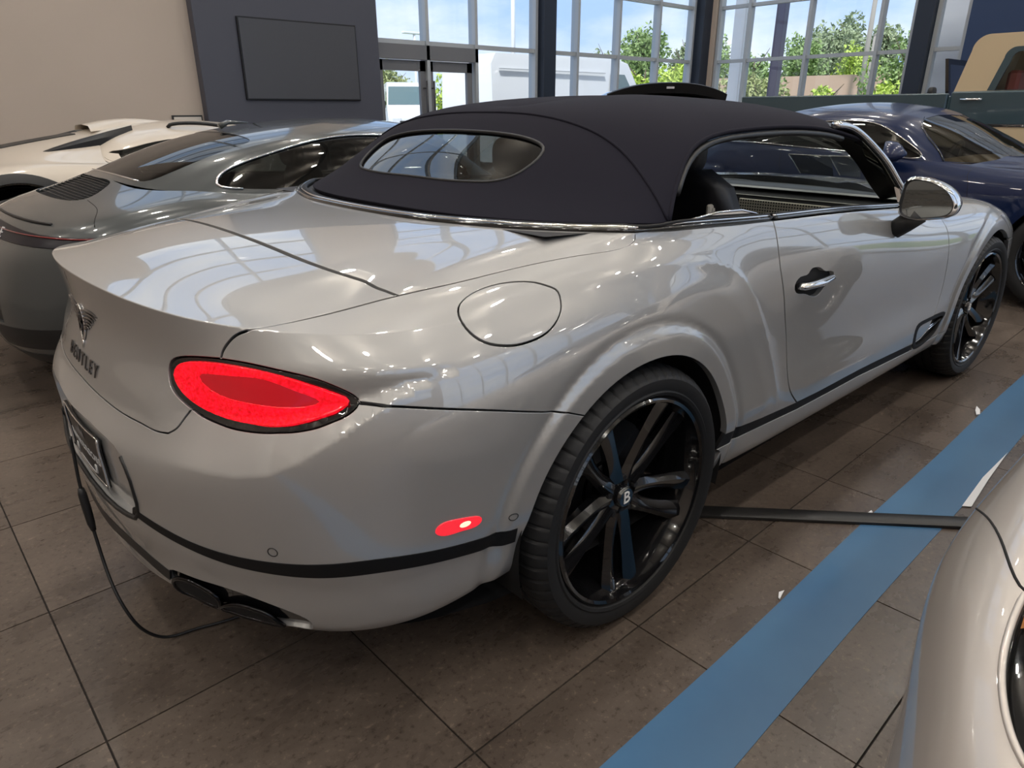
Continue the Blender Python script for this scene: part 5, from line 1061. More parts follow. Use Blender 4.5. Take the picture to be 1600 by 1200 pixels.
# ---------------------------------------------------------------- slate grey rear-engined coupe
M_SLATE=mat('slate_paint',(.048,.055,.058),.30,.2,coat=1,coat_rough=.02)
PO=thing('sports_coupe','slate grey sports coupe with a slatted engine lid beyond the silver convertible','car',(0,2.45,0))
aR=arch_on(P9,0,.365,.345); aF=arch_on(P9,2.45,.355,.345)
skin=both(shell_loop(P9,[aR,aF],.06,P9.vmax+.01))
gr=[(0,.800),(.2,.802),(.36,.808),(.46,.822),(.50,.85),(.46,.90),(.40,.932),(.2,.934),(0,.934)]; gr=both(sm(gr,3))
bar=[(u,float(np.interp(u,[0,.3,.6,.85,1.05],[.672,.665,.645,.64,.628]))) for u in np.linspace(0,1.02,40)]+[(u,float(np.interp(u,[0,.3,.6,.85,1.05],[.592,.59,.583,.592,.612]))) for u in np.linspace(1.02,0,40)]
bar=both(bar[:40])[:0]+[(-u,v) for u,v in bar[1:40]][::-1]+bar+[(-u,v) for u,v in bar[40:-1]][::-1]
plate=[(-.46,.27),(.46,.27),(.44,.43),(-.44,.43)]
panel('body',P9,[skin,gr,plate],M_SLATE,PO,h=.03,gap=.0,flange=.02)
panel('number_plate_recess',P9,[plate],M_SATIN,PO,h=.06,off=-.02,gap=-.005,flange=0)
panel('engine_lid_well',P9,[gr],M_SHADOW,PO,h=.05,off=-.02,gap=-.004,flange=0)
for v in np.linspace(.818,.925,11):
    lim=float(np.interp(v,[.80,.822,.85,.90,.93],[.34,.46,.49,.45,.39]))-.012
    skin_tube(P9,[(u,v) for u in np.linspace(-lim*.45,lim,16)],.0032,5,off=-.004).build('engine_slat',mat('slat_black',(.02,.02,.021),.35),PO,True)
panel('engine_cover_glass',P9,[[(-.48,.85),(-.42,.82),(-.26,.812),(-.25,.925),(-.38,.928),(-.45,.90)]],M_GBLACK,PO,h=.03,off=-.006,gap=0,flange=0)
lb=panel('light_bar',P9,[bar],mat('light_bar_black',(.008,.007,.012),.3,spec=.3),PO,h=.03,off=.004,gap=0,flange=.012)
skin_tube(P9,[(u,.640-.01*abs(u)) for u in np.linspace(-.98,.98,60)],.004,6,off=.006).build('light_line',mat('lamp_unlit_red',(.18,.01,.015),.2,coat=1),lb,True)
skin_text(P9,'PORSCHE',.072,0.0,.618,'rear_lettering',mat('pale_letter',(.75,.74,.74),.35,.2),lb,ext=.002,off=.006,spacing=2.3)
skin_tube(P9,[(u,.700) for u in np.linspace(-.62,.62,50)],.007,6,off=.002).build('spoiler_edge',M_SATIN,PO,True)
skin_tube(P9,cr(C2['p_lid'],5),.0022,5,off=-.0008).build('lid_gap',M_SHADOW,PO,True)
skin_tube(P9,[(-u,v) for u,v in cr(C2['p_lid'],5)],.0022,5,off=-.0008).build('lid_gap',M_SHADOW,PO,True)
panel('bumper_insert',P9,[[(.38,.16),(.80,.17),(.92,.25),(.80,.265),(.38,.26)]],M_SATIN,PO,h=.04,off=.002,gap=0,flange=.004)
panel('bumper_insert',P9,[mir([(.38,.16),(.80,.17),(.92,.25),(.80,.265),(.38,.26)])],M_SATIN,PO,h=.04,off=.002,gap=0,flange=.004)
panel('lower_valance',P9,[both([(0,.065),(.9,.065),(.95,.13),(0,.13)])],M_SATIN,PO,h=.05,off=.003,gap=0,flange=.004)
# greenhouse
wt=C2['p_win_t']; wb=C2['p_win_b']
dlo=sm([wb[0]]+wt,3)+[(1.40,.585),(1.60,.45),(1.68,.25),(1.62,.06)]+[(u,.045) for u in np.linspace(1.55,.85,8)]+sm(wb[::-1],3)[1:-1]
rg=[(0,.03),(.2,.028),(.30,.024),(.355,.04),(.378,.10),(.40,.22),(.425,.35),(.432,.43),(.40,.452),(.30,.460),(.15,.468),(0,.470)]; rg=both(sm(rg,3))
CU,CVm=P9C.umax,P9C.vmax
ws=[(1.80,.08),(1.84,.30),(1.90,.55),(1.98,.85),(CU,.95),(CU,.02),(2.05,.02)]
cabl=[(0,-.01)]+[(u,-.01) for u in np.linspace(0,CU,50)][1:]+[(CU,v) for v in np.linspace(0,CVm,20)][1:]+[(u,CVm) for u in np.linspace(CU,0,50)][1:]
panel('roof',P9C,[both(cabl),rg,dlo,mir(dlo),ws,mir(ws)],M_SLATE,PO,h=.03,gap=0,flange=.012)
panel('rear_window',P9C,[rg],M_TINT,PO,h=.03,off=-.003,gap=-.004,flange=0)
skin_tube(P9C,[(u,.028) for u in np.linspace(-.33,.33,30)],.006,6,off=.001).build('window_trim',M_CHROME,PO,True)
for s in (1,-1):
    X=(lambda L:L) if s>0 else mir
    panel('side_window',P9C,[X(dlo)],M_TINT,PO,h=.04,off=-.004,gap=-.004,flange=0)
    skin_tube(P9C,X(sm([wb[2],wb[1],wb[0]]+wt,4)+[(1.40,.585),(1.60,.45)]),.0065,8,off=.002).build('window_chrome',M_CHROME,PO,True)
    panel('windscreen',P9C,[X(ws)],M_TINT,PO,h=.06,off=-.003,gap=-.004,flange=0)
pan(PO,P9,.2); wells(PO,(0,2.45),.37,.345,.90)
for cx in (0,2.45):
    for s in (-1,1): simple_wheel(PO,cx,s,.915 if cx==0 else .88,.345,.262)
for y in (-.36,.36):
    st_b=MB().add(*rbox((.95,y,.72),(.16,.46,.62),p=3.5)); o_=st_b.build('seat',M_DARKLEA,PO,True); MB().add(*rbox((.88,y,1.08),(.11,.25,.18),p=3)).build('headrest',M_DARKLEA,o_,True)
mb=MB().add(*rbox((1.75,0,.80),(.5,1.4,.22),p=5)); mb.build('dashboard',M_DARKLEA,PO,True)
mb=MB().tube([(.28,-.02,1.262),(.33,-.02,1.285),(.45,-.02,1.282)],[.03,.022,.008],8,flat=.6); mb.build('roof_aerial',M_SLATE,PO,True)
# ---------------------------------------------------------------- cream mid-engined car with roof rails
M_SAND=mat('cream_paint',(.56,.50,.43),.42,.1,coat=.9,coat_rough=.05)
LO_=thing('supercar','cream wedge-shaped supercar with roof scoop and rails near the cream wall','car',(0,4.8,0))
aR=arch_on(LB,-.60,.40,.50 ,a0=-20,a1=200); aF=arch_on(LB,2.5,.36,.36)
skin=both(shell_loop(LB,[aR,aF],.06,LB.vmax+.01))
slots=[[(.30,.86),(.46,.868),(.46,.905),(.30,.90)],[(.30,.955),(.46,.955),(.47,.995),(.30,.99)]]
slots=[]
e0=[(0,.70),(.42,.71),(.44,LB.vmax-.01),(0,LB.vmax-.01)]
panel('body',LB,[skin],M_SAND,LO_,h=.035,gap=0,flange=.02)
for (v0,v1) in ((.745,.79),(.82,.87),(.90,.955)):
    for s in (1,-1):
        L=sm([(.25,v0+.012),(.30,v0),(.47,v0+.004),(.53,v0+.02),(.50,v1-.006),(.34,v1),(.26,v1-.012)],2,True); panel('deck_slot',LB,[L if s>0 else mir(L)],M_GBLACK,LO_,h=.03,off=.004,gap=0,flange=.004)
panel('engine_cover',LB,[both([(0,.72),(.18,.72),(.19,LB.vmax-.02),(0,LB.vmax-.02)])],M_SATIN,LO_,h=.05,off=.005,gap=0,flange=.005)
ring=arch_on(LB,-.60,.40,.50,a0=-20,a1=200); ring2=arch_on(LB,-.60,.455,.50,a0=-15,a1=195)
for s in (1,-1):
    L=ring+ring2[::-1]; L=L if s>0 else mir(L); panel('arch_cladding',LB,[L],M_SATIN,LO_,h=.04,off=.010,gap=0,flange=.02)
CU,CVm=LBC.umax,LBC.vmax
wl=sm([(.50,.055),(.555,.16),(.64,.27),(.80,.345),(1.0,.36),(1.2,.33),(1.3,.20),(1.28,.06),(1.0,.035),(.75,.03),(.60,.03)],3,True)
cabl=[(u,-.01) for u in np.linspace(0,CU,50)]+[(CU,v) for v in np.linspace(0,CVm,20)][1:]+[(u,CVm) for u in np.linspace(CU,0,50)][1:]
ws=[(1.46,.05),(1.50,.3),(1.62,.62),(CU,.7),(CU,.02),(1.7,.02)]
panel('roof',LBC,[both(cabl),wl,mir(wl),ws,mir(ws)],M_SAND,LO_,h=.035,gap=0,flange=.01)
for s in (1,-1):
    X=(lambda L:L) if s>0 else mir
    panel('side_window',LBC,[X(wl)],M_TINT,LO_,h=.05,off=-.004,gap=-.004,flange=0); panel('windscreen',LBC,[X(ws)],M_TINT,LO_,h=.08,off=-.004,gap=-.004,flange=0)
    panel('window_pillar',LBC,[X([(.50,.055),(.52,.02),(.62,.02),(.60,.06),(.56,.10)])],M_SAND,LO_,h=.04,off=.003,gap=0,flange=.004)
    # roof rail
    r_=[(u,.50) for u in np.linspace(.62,1.25,20)]; P,N=LBC.PN(*np.array([(s*u,v) for u,v in r_]).T); k=np.sin(np.linspace(0,pi,20))**.35*.045
    mb=MB().tube(P+np.array((0,0,1))*(k[:,None]),.014,8); mb.build('roof_rail',M_SATIN,LO_,True)
    # flying buttress fin beside the engine cover
    rgs=[]
    for t in np.linspace(0,1,10):
        x=-.42+.72*t; z=1.045+.20*t**.8; y=s*-.0; w=.012+.045*math.sin(pi*min(1,t*1.0))**.7; hh_=.02+.10*t
        rgs.append([(x,s*(-.56+.10*t)+dy*w,z-hh_*.5+dz*hh_*.5) for dy,dz in ((-1,-1),(1,-1),(1.0,.3),(.3,1),(-.3,1),(-1,.3))])
    fixn(MB().add(*loft(rgs)).build('engine_scoop',M_SATIN,LO_,angle=40))
mb=MB(); rgs=[]
for t in np.linspace(0,1,8): rgs.append([(.05+.55*t,yy*(.28-.06*t),1.20+.07*math.sin(pi*(.25+.6*t))*1.0*dz+.045*t) for yy,dz in ((-1,0),(-.8,.8),(0,1),(.8,.8),(1,0))])
fixn(mb.add(*loft(rgs,False,False)).build('roof_scoop',M_SAND,LO_,True))
pan(LO_,LB,.27); wells(LO_,(-.60,),.42,.45,.92); wells(LO_,(2.5,),.37,.36,.91)
for cx in (-.60,2.5):
    for s in (-1,1): simple_wheel(LO_,cx,s,.935,.36,.25)
# ---------------------------------------------------------------- navy coupe across the front
M_NAVY=mat('navy_paint',(.004,.012,.050),.3,.0,coat=.5,coat_rough=.015,spec=.25)
NC=thing('grand_tourer','dark navy two-door coupe parked across behind the silver convertible','car',(5.6,1.93,0),-pi/2)
skin=both(shell_loop(BODY,[archpts(0,A_R),archpts(2.851,A_R)],.09,BODY.vmax+.004))
panel('body',BODY,[skin],M_NAVY,NC,h=.035,gap=0,flange=.02)
nb_=[(c.data,c.name) for c in CAR.children if c.name.startswith('bonnet')]
bo=bpy.data.objects.new('bonnet',nb_[0][0].copy()); bo.data.materials[0]=M_NAVY; link(bo,NC)
GU,GV=GT.umax,GT.vmax
gws=[(1.87,.02),(1.905,.20),(1.93,.42),(1.95,.62),(1.98,.80),(2.10,.93),(2.3,1.02),(GU,1.05),(GU,.0),(2.2,.0),(2.0,.0)]
gdl=sm([(.66,.06),(.74,.22),(.86,.40),(1.05,.53),(1.3,.575),(1.55,.565),(1.68,.47),(1.76,.30),(1.78,.10),(1.72,.03),(1.4,.02),(1.0,.02),(.75,.03)],3,True)
grr=both([(0,.10),(.30,.11),(.40,.2),(.42,.42),(.30,.52),(0,.54)])
cabl=[(u,-.015) for u in np.linspace(0,GU,50)]+[(GU,v) for v in np.linspace(0,GV,20)][1:]+[(u,GV) for u in np.linspace(GU,0,50)][1:]
panel('roof',GT,[both(cabl),grr,gdl,mir(gdl),gws,mir(gws)],M_NAVY,NC,h=.035,gap=0,flange=.012)
panel('rear_window',GT,[grr],M_TINT,NC,h=.06,off=-.003,gap=-.004,flange=0)
M_TINT2=glass('screen_glass_dark',(.42,.42,.38),1.6,boost=.05)
for s in (1,-1):
    X=(lambda L:L) if s>0 else mir
    panel('side_window',GT,[X(gdl)],M_TINT,NC,h=.05,off=-.003,gap=-.004,flange=0)
    panel('windscreen',GT,[X(gws)],M_TINT2,NC,h=.05,off=-.003,gap=-.004,flange=0)
    skin_tube(GT,X(gdl),.006,6,off=.001,closed=True).build('window_trim',M_CHROME if s>0 else M_GBLACK,NC,True)
    skin_tube(GT,X([(1.865,.02),(1.895,.20),(1.915,.42),(1.935,.62),(1.965,.82)]),.006,6,off=.002).build('pillar_seal',M_GBLACK,NC,True)
    skin_tube(BODY,X(df),.0022,5,off=-.001).build('door_gap',M_SHADOW,NC,True); skin_tube(BODY,X(dr),.0022,5,off=-.001).build('door_gap',M_SHADOW,NC,True)
for c in [c for c in CAR.children if c.name.startswith('door_mirror')]:
    d=c.data.copy(); d.materials[0]=M_NAVY; m2=bpy.data.objects.new('door_mirror',d); link(m2,NC)
    for g in c.children: inst(g.name.split('.')[0],g,m2)
tv,tf_=text_mesh('V8',.05,.001)
skin_text(BODY,'V8',.055,4.25,.62,'wing_badge',M_CHROME,NC,ext=.001)
for cx,s,w in ((0,-1,.31),(2.851,-1,.275),(0,1,.31),(2.851,1,.275)): simple_wheel(NC,cx,s,.94 if cx==0 else .925,.374,.29,w)
pan(NC,BODY,.24); wells(NC,(0,2.851),.415,.374,.92)
for y in (-.38,.38):
    o_=MB().add(*rbox((.9,y,.8),(.17,.5,.7),p=3.5)).build('seat',M_DARKLEA,NC,True); MB().add(*rbox((.82,y,1.17),(.11,.26,.18),p=3)).build('headrest',M_DARKLEA,o_,True)
MB().add(*rbox((2.0,0,.86),(.55,1.5,.24),p=5)).build('dashboard',mat('tan_leather',(.33,.26,.17),.5),NC,True)
mb=MB().tube([(1.62+.05*math.sin(t),.38+.18*math.cos(t),.90+.18*math.sin(t)) for t in np.linspace(0,2*pi,32,endpoint=False)],.016,8,closed=True); mb.tube([(1.62,.2,.9),(1.62,.56,.9)],.02,8); mb.build('steering_wheel',M_DARKLEA,NC,True)
MB().tube([(2.28,-.45,1.0),(2.16,-.1,1.045),(2.12,.25,1.06)],.009,6).build('wiper',M_SATIN,NC,True)
# ---------------------------------------------------------------- teal and cream pickup
M_TEAL=mat('teal_paint',(.040,.072,.090),.35,.1,coat=.8,coat_rough=.05); M_BUFF=mat('buff_paint',(.60,.47,.30),.4,0,coat=.7,coat_rough=.06)
TK=thing('pickup_truck','old teal pickup truck with a buff cab roof behind the navy coupe','truck',(8.45,3.0,0),-pi/2)
W2=.95
def prism_y(poly,y0,y1,name,m,par,bev=0): return fixn(MB().prism(poly,y1-y0,'xz',y0).build(name,m,par))
# lower body: bed, cab and front end as one long side-profile block with arches (x forward, origin at the tail)
def profile_body(pts,arches,yw,name,m,par):
    poly=[]
    for p in pts: poly.append(p)
    fixn(MB().prism(poly,2*yw,'xz',-yw).build(name,m,par,angle=30))
def arcp(cx,cz,r,a0,a1,n=12): return [(cx+r*math.cos(math.radians(a)),cz+r*math.sin(math.radians(a))) for a in np.linspace(a0,a1,n)]
low=[(0,.65),(0,1.53),(2.08,1.53),(2.08,.62)]; low=[(-.4,1.18),(-.4,.72)]+arcp(1.0,.62,.47,170,10)+[(1.9,.58),(3.3,.58)]+arcp(4.0,.62,.47,170,10)+[(4.75,.6),(4.85,.75),(4.85,1.18)]
profile_body(low,None,W2,'lower_body',M_BUFF,TK)
fixn(MB().box((-.4,-W2,1.2),(2.06,-W2+.07,1.505),.012).build('bed_side',M_TEAL,TK)); fixn(MB().box((-.4,W2-.07,1.2),(2.06,W2,1.505),.012).build('bed_side',M_TEAL,TK)); fixn(MB().box((-.4,-W2+.07,1.2),(-.34,W2-.07,1.505),.01).build('tailgate',M_TEAL,TK)); MB().box((-.35,-W2+.05,1.15),(2.05,W2-.05,1.22)).build('bed_floor',M_SATIN,TK)
fixn(MB().box((2.09,-W2,1.19),(3.35,W2,1.52),.015).build('cab_body',M_TEAL,TK)); fixn(MB().box((3.36,-W2,1.19),(4.85,W2,1.42),.03).build('bonnet_body',M_TEAL,TK))
for s in (-1,1): MB().box((0,s*W2-.008,1.175),(4.8,s*W2+.008,1.2)).build('side_moulding',M_CHROME,TK); MB().tube([(2.2,s*(W2+.03),1.44),(2.4,s*(W2+.03),1.44)],.012,8).build('door_handle',M_CHROME,TK,True)
# cab upper: rounded frame with window openings
def frame(poly,hole,y,t,name,m,par):
    n=len(poly); V=[];Fc=[]
    for yy in (y,y+t):
        for L in (poly,hole): V+=[(a,yy+ (0 if L is poly else 0),b) for a,b in L]
    for i in range(n):
        j=(i+1)%n; Fc+=[(i,j,n+j,n+i),(2*n+i,3*n+i,3*n+j,2*n+j),(i,2*n+i,2*n+j,j),(n+i,n+j,3*n+j,3*n+i)]
    return fixn(mk(name,V,Fc,m,par,False))
N_=10
def rpoly(x0,x1,z0,z1,sl0,sl1,r):
    """window-like quad with slanted ends and rounded top corners; 2+2*N_ points"""
    p=[(x0,z0)]; c0=(x0+sl0+r,z1-r); p+=[(c0[0]+r*math.cos(t),c0[1]+r*math.sin(t)) for t in np.linspace(pi,pi/2,N_)]; c1=(x1-sl1-r,z1-r); p+=[(c1[0]+r*math.cos(t),c1[1]+r*math.sin(t)) for t in np.linspace(pi/2,0,N_)]; p+=[(x1,z0)]; return p
outer=rpoly(2.09,3.62,1.52,2.06,.09,.36,.15); hole=rpoly(2.40,3.50,1.525,1.93,.09,.28,.10); hole2=rpoly(2.47,3.44,1.53,1.885,.08,.25,.08)
for s in (-1,1):
    frame(outer,hole,s*(W2-.09)-.02,.04,'cab_frame',M_BUFF,TK); frame(hole,hole2,s*(W2-.08)-.015,.03,'window_frame',M_TEAL,TK)
    MB().add([(a,s*(W2-.085),b) for a,b in hole2],[tuple(range(len(hole2)))]).build('side_window',glass('clear_glass',(.72,.78,.78),1.45),TK)
rl=[p for p in outer if p[1]>1.55]
fixn(MB().add(*loft([[(a,y,b+.035*(1-(y/(W2-.07))**2)) for y in np.linspace(-W2+.07,W2-.07,9)] for a,b in [outer[0]]+rl[:N_]+rl[N_:2*N_]],False,False)).build('cab_roof',M_BUFF,TK,True))
MB().box((2.5,-.7,1.2),(2.62,.7,1.72),.03).build('bench_back',mat('bench_red',(.30,.06,.05),.6),TK)
for cx in (1.0,4.0):
    for s in (-1,1): simple_wheel(TK,cx,s,.93,.40,.22,.26,mat('steel_wheel',(.5,.5,.5),.3,.8),8)
fixn(MB().box((4.85,-.9,.75),(4.93,.9,1.1),.02).build('grille',M_CHROME,TK))
# ---------------------------------------------------------------- black off-roader behind the pickup
OR=thing('off_roader','black off-roader with a folding windscreen frame behind the pickup cab','car',(10.6,2.75,0),-pi/2)
fixn(MB().box((-.6,-.85,.6),(3.2,.85,1.25),.05).build('body',M_GBLACK,OR)); fixn(MB().box((1.0,-.8,1.25),(1.25,.8,1.34),.02).build('cowl',M_GBLACK,OR))
scr=[(-.74,1.32),(-.70,1.98),(.70,1.98),(.74,1.32)]; inn=[(-.66,1.38),(-.63,1.91),(.63,1.91),(.66,1.38)]
V=[(1.1-.22*(z-1.32),y,z) for y,z in scr]+[(1.1-.22*(z-1.32),y,z) for y,z in inn]+[(1.06-.22*(z-1.32),y,z) for y,z in scr]+[(1.06-.22*(z-1.32),y,z) for y,z in inn]
fixn(mk('screen_frame',V,[(i,(i+1)%4,4+(i+1)%4,4+i) for i in range(4)]+[(8+i,12+i,12+(i+1)%4,8+(i+1)%4) for i in range(4)]+[(i,8+i,8+(i+1)%4,(i+1)%4) for i in range(4)]+[(4+i,4+(i+1)%4,12+(i+1)%4,12+i) for i in range(4)],M_GBLACK,OR,False))
MB().add([V[4],V[5],V[6],V[7]],[(0,1,2,3)]).build('windscreen',M_TINT2,OR)
for s in (-1,1):
    MB().tube([(.9,s*.82,1.3),(.95,s*1.0,1.42)],.02,6).build('mirror_arm',M_SATIN,OR,True); fixn(MB().add(*rbox((.95,s*1.05,1.5),(.08,.18,.24),p=4)).build('mirror_head',M_SATIN,OR,True))
for cx in (0.0,2.4):
    for s in (-1,1): simple_wheel(OR,cx,s,.9,.40,.22,.26,None,6)
# ---------------------------------------------------------------- black high-roofed car whose roof spoiler shows over the soft top
SV=thing('black_suv','black high-roofed car whose tail spoiler shows above the soft top','car',(6.75,4.05,0),math.radians(52))
def ringx(x,yw,z0,z1,n=20,p=3.2):
    r=[]
    for t in np.linspace(0,2*pi,n,endpoint=False):
        e=2/p; sg=lambda q:math.copysign(abs(q)**e,q); r.append((x,yw*sg(math.cos(t)),(z0+z1)/2+(z1-z0)/2*sg(math.sin(t))))
    return r
fixn(MB().add(*loft([ringx(-.15,.86,.45,.95),ringx(-.05,.95,.32,1.06),ringx(.6,.98,.3,1.08),ringx(2.6,.98,.3,1.04),ringx(4.0,.95,.32,1.0),ringx(4.5,.8,.4,.85)])).build('body',M_GBLACK,SV,True))
fixn(MB().add(*loft([ringx(.05,.72,.95,1.25,p=2.8),ringx(.12,.76,.95,1.60,p=2.6),ringx(1.3,.78,.95,1.64,p=2.8),ringx(2.4,.74,.95,1.56,p=2.8),ringx(3.2,.76,.95,1.10,p=2.8)])).build('cabin',M_GBLACK,SV,True))
rgs=[]
for y in np.linspace(-.80,.80,25):
    k=1-(abs(y)/.80)**2.4; zt=1.545+.135*k; rgs.append([(-.10+.10*(1-k),y,zt-.10-.03*k),(-.16+.12*(1-k),y,zt-.012),(-.10+.1*(1-k),y,zt),(.35,y*.9,zt-.005),(.35,y*.9,zt-.14)])
fixn(MB().add(*loft(rgs)).build('tail_spoiler',M_SATIN,SV,angle=40))
MB().box((-.165,-.05,1.60),(-.15,.05,1.625)).build('brake_light',mat('pale_lens',(.5,.48,.48),.2),SV)
for cx in (.85,3.7):
    for s in (-1,1): simple_wheel(SV,cx,s,.96,.38,.28,.28)
for s in (-1,1): fixn(MB().box((-.155,s*.55-.2,.82),(-.09,s*.55+.2,.9),.02).build('tail_lamp',mat('lamp_unlit_red'),SV))
# ---------------------------------------------------------------- champagne car in the right foreground
M_CHAMP=mat('champagne_paint',(.56,.515,.475),.38,.35,coat=1,coat_rough=.03)
FC=thing('champagne_car','champagne coloured car front wing cropped in the right foreground','car',(0,-2.625,0))
C3={k:[tuple(p) for p in v] for k,v in UV3.items()}
aF=arch_on(FG,.42,.37,.35); aR=arch_on(FG,3.0,.38,.36)
skin=both(shell_loop(FG,[aF,aR],.06,FG.vmax))
hl=sm(C3['f_lamp'],3)+[(.73,.605),(.70,.65),(.73,.715),(.82,.735),(.90,.705)]
panel('body',FG,[skin,hl,mir(hl)],M_CHAMP,FC,h=.022,gap=0,flange=.02)
for s in (1,-1):
    X=(lambda L:L) if s>0 else mir
    ho=panel('headlamp',FG,[X(hl)],M_GBLACK,FC,h=.02,off=-.012,gap=-.003,flange=0)
    skin_tube(FG,X(hl),.0045,8,off=.0005,closed=True).build('headlamp_rim',M_CHAMP,ho,True)
    panel('headlamp_glass',FG,[X(hl)],glass('lamp_glass',(.8,.82,.84),1.5),ho,h=.02,off=-.002,gap=.002,flange=0)
    for k in range(4):
        a=[(.80+.028*k,.635+.012*k),(.765+.028*k,.675+.014*k)]; skin_tube(FG,X(a),.006,8,off=-.006).build('headlamp_element',M_CHROME,ho,True)
    panel('indicator',FG,[X([(.905,.652),(.925,.668),(.905,.69),(.885,.675)])],mat('amber_lens',(.7,.28,.08),.3),ho,h=.02,off=-.007,gap=0,flange=0)
    g=sm([(1.36,.50)]+C3['f_gap'][1:]+[(.93,.68),(.86,.70)],4); skin_tube(FG,X(g),.0022,6,off=-.0006).build('wing_gap',M_SHADOW,FC,True)
# bonnet between the wings, cabin behind
rows=[]
for u in np.linspace(0,2.2,26):
    e_=FG.P([u],[FG.vmax-.004])[0]; rows.append([(e_[0],e_[1]*t,e_[2]+.025*(1-t*t)*min(1,abs(e_[1])/.4)) for t in np.linspace(1,-1,13)])
fixn(MB().add(*loft(rows,False,False)).build('bonnet',M_CHAMP,FC,True))
def turned(o):
    o.location=(3.02,0,-.10); o.rotation_euler=(0,0,pi); return o
turned(panel('roof',GT,[both(cabl),grr,gdl,mir(gdl),gws,mir(gws)],M_CHAMP,FC,h=.05,gap=0,flange=.012))
turned(panel('rear_window',GT,[grr],M_TINT,FC,h=.08,off=-.003,gap=-.004,flange=0))
for s in (1,-1):
    X=(lambda L:L) if s>0 else mir
    turned(panel('side_window',GT,[X(gdl)],M_TINT,FC,h=.08,off=-.003,gap=-.004,flange=0)); turned(panel('windscreen',GT,[X(gws)],M_TINT,FC,h=.08,off=-.003,gap=-.004,flange=0))
MB().box((.95,-.78,.55),(3.3,.78,.86),.05).build('cabin_floor',M_SHADOW,FC)
rr=[]
for y in np.linspace(-.8,.8,9): rr.append([(3.30,y*.75,.94),(3.0,y*.9,.93),(2.4,y,.885)])
fixn(MB().add(*loft(rr,False,False)).build('tail_deck',M_CHAMP,FC,True))
pan(FC,FG,.22); wells(FC,(.42,3.0),.385,.355,.92)
for cx in (.42,3.0):
    for s in (-1,1): simple_wheel(FC,cx,s,.925,.355,.26)
# ================================================================ outside the glazing
tag(MB().box((-60,-60,-.3),(120,120,-.14)).build('ground_outside',mat('asphalt',(.30,.30,.30),.9,noise=(.6,(.36,.36,.35),4,.3,.7))),kind='structure')
tag(MB().box((20.0,-40,-.14),(60,80,-.10)).build('verge_outside',mat('grass_verge',(.10,.16,.04),.9,noise=(3,(.16,.20,.07),4,.3,.7))),kind='structure')
def leaf_cloud(center,rad,n,size,seed):
    r=np.random.default_rng(seed); V=[];Fc=[]
    # clumps
    k=max(5,n//220); cl=r.normal(size=(k,3)); cl/=np.linalg.norm(cl,axis=1)[:,None]; cl*=(r.random((k,1))**.4)*.75
    cr_=.28+.22*r.random(k); ci=r.integers(0,k,n); d=r.normal(size=(n,3)); d/=np.linalg.norm(d,axis=1)[:,None]
    P=(cl[ci]+d*(cr_[ci]*r.random(n)**.35)[:,None])*np.array(rad)+np.array(center)
    a=r.normal(size=(n,3)); a/=np.linalg.norm(a,axis=1)[:,None]; b=np.cross(a,r.normal(size=(n,3))); b/=np.linalg.norm(b,axis=1)[:,None]; s=size*(.6+.8*r.random(n))[:,None]
    q=np.stack([P-a*s,P+b*s*.5,P+a*s,P-b*s*.5],1).reshape(-1,3)
    return [tuple(x) for x in q],[(4*i,4*i+1,4*i+2,4*i+3) for i in range(n)]
LEAF={}
def leafm(i):
    cs=[((.20,.30,.10),(.34,.46,.18)),((.40,.54,.08),(.58,.70,.14)),((.24,.30,.16),(.36,.42,.24)),((.32,.38,.14),(.48,.50,.24))][i]
    return mat('foliage_%d'%i,cs[0],.6,noise=(1.2,cs[1],3,.35,.65))
M_BARK=mat('bark',(.16,.12,.09),.9)
def tree(x,y,h,rad,kind,label,n=1500,trunk=.14,seed=1,cz=.62):
    t=thing('tree',label,'tree',(x,y,-.14),0,'trees outside the glazing')
    rz=h*(1-cz)*1.02
    V,Fc=leaf_cloud((0,0,h*cz),(rad,rad,rz),n,.085*max(1,h/4),seed); tag(mk('foliage',V,Fc,leafm(kind),t,False),kind='stuff')
    rr=np.random.default_rng(seed+50); mb=MB(); mb.tube([(0,0,0),(.05,.03,h*.3),(-.03,.05,h*.6),(0,0,h*.85)],[trunk,trunk*.8,trunk*.5,trunk*.15],7)
    for k in range(5):
        a=rr.random()*6.28; z=h*(.35+.09*k); mb.tube([(0,0,z),(rad*.35*math.cos(a),rad*.35*math.sin(a),z+h*.10),(rad*.65*math.cos(a),rad*.65*math.sin(a),z+h*.2)],[trunk*.4,trunk*.25,trunk*.08],5)
    mb.build('trunk',M_BARK,t,True); return t
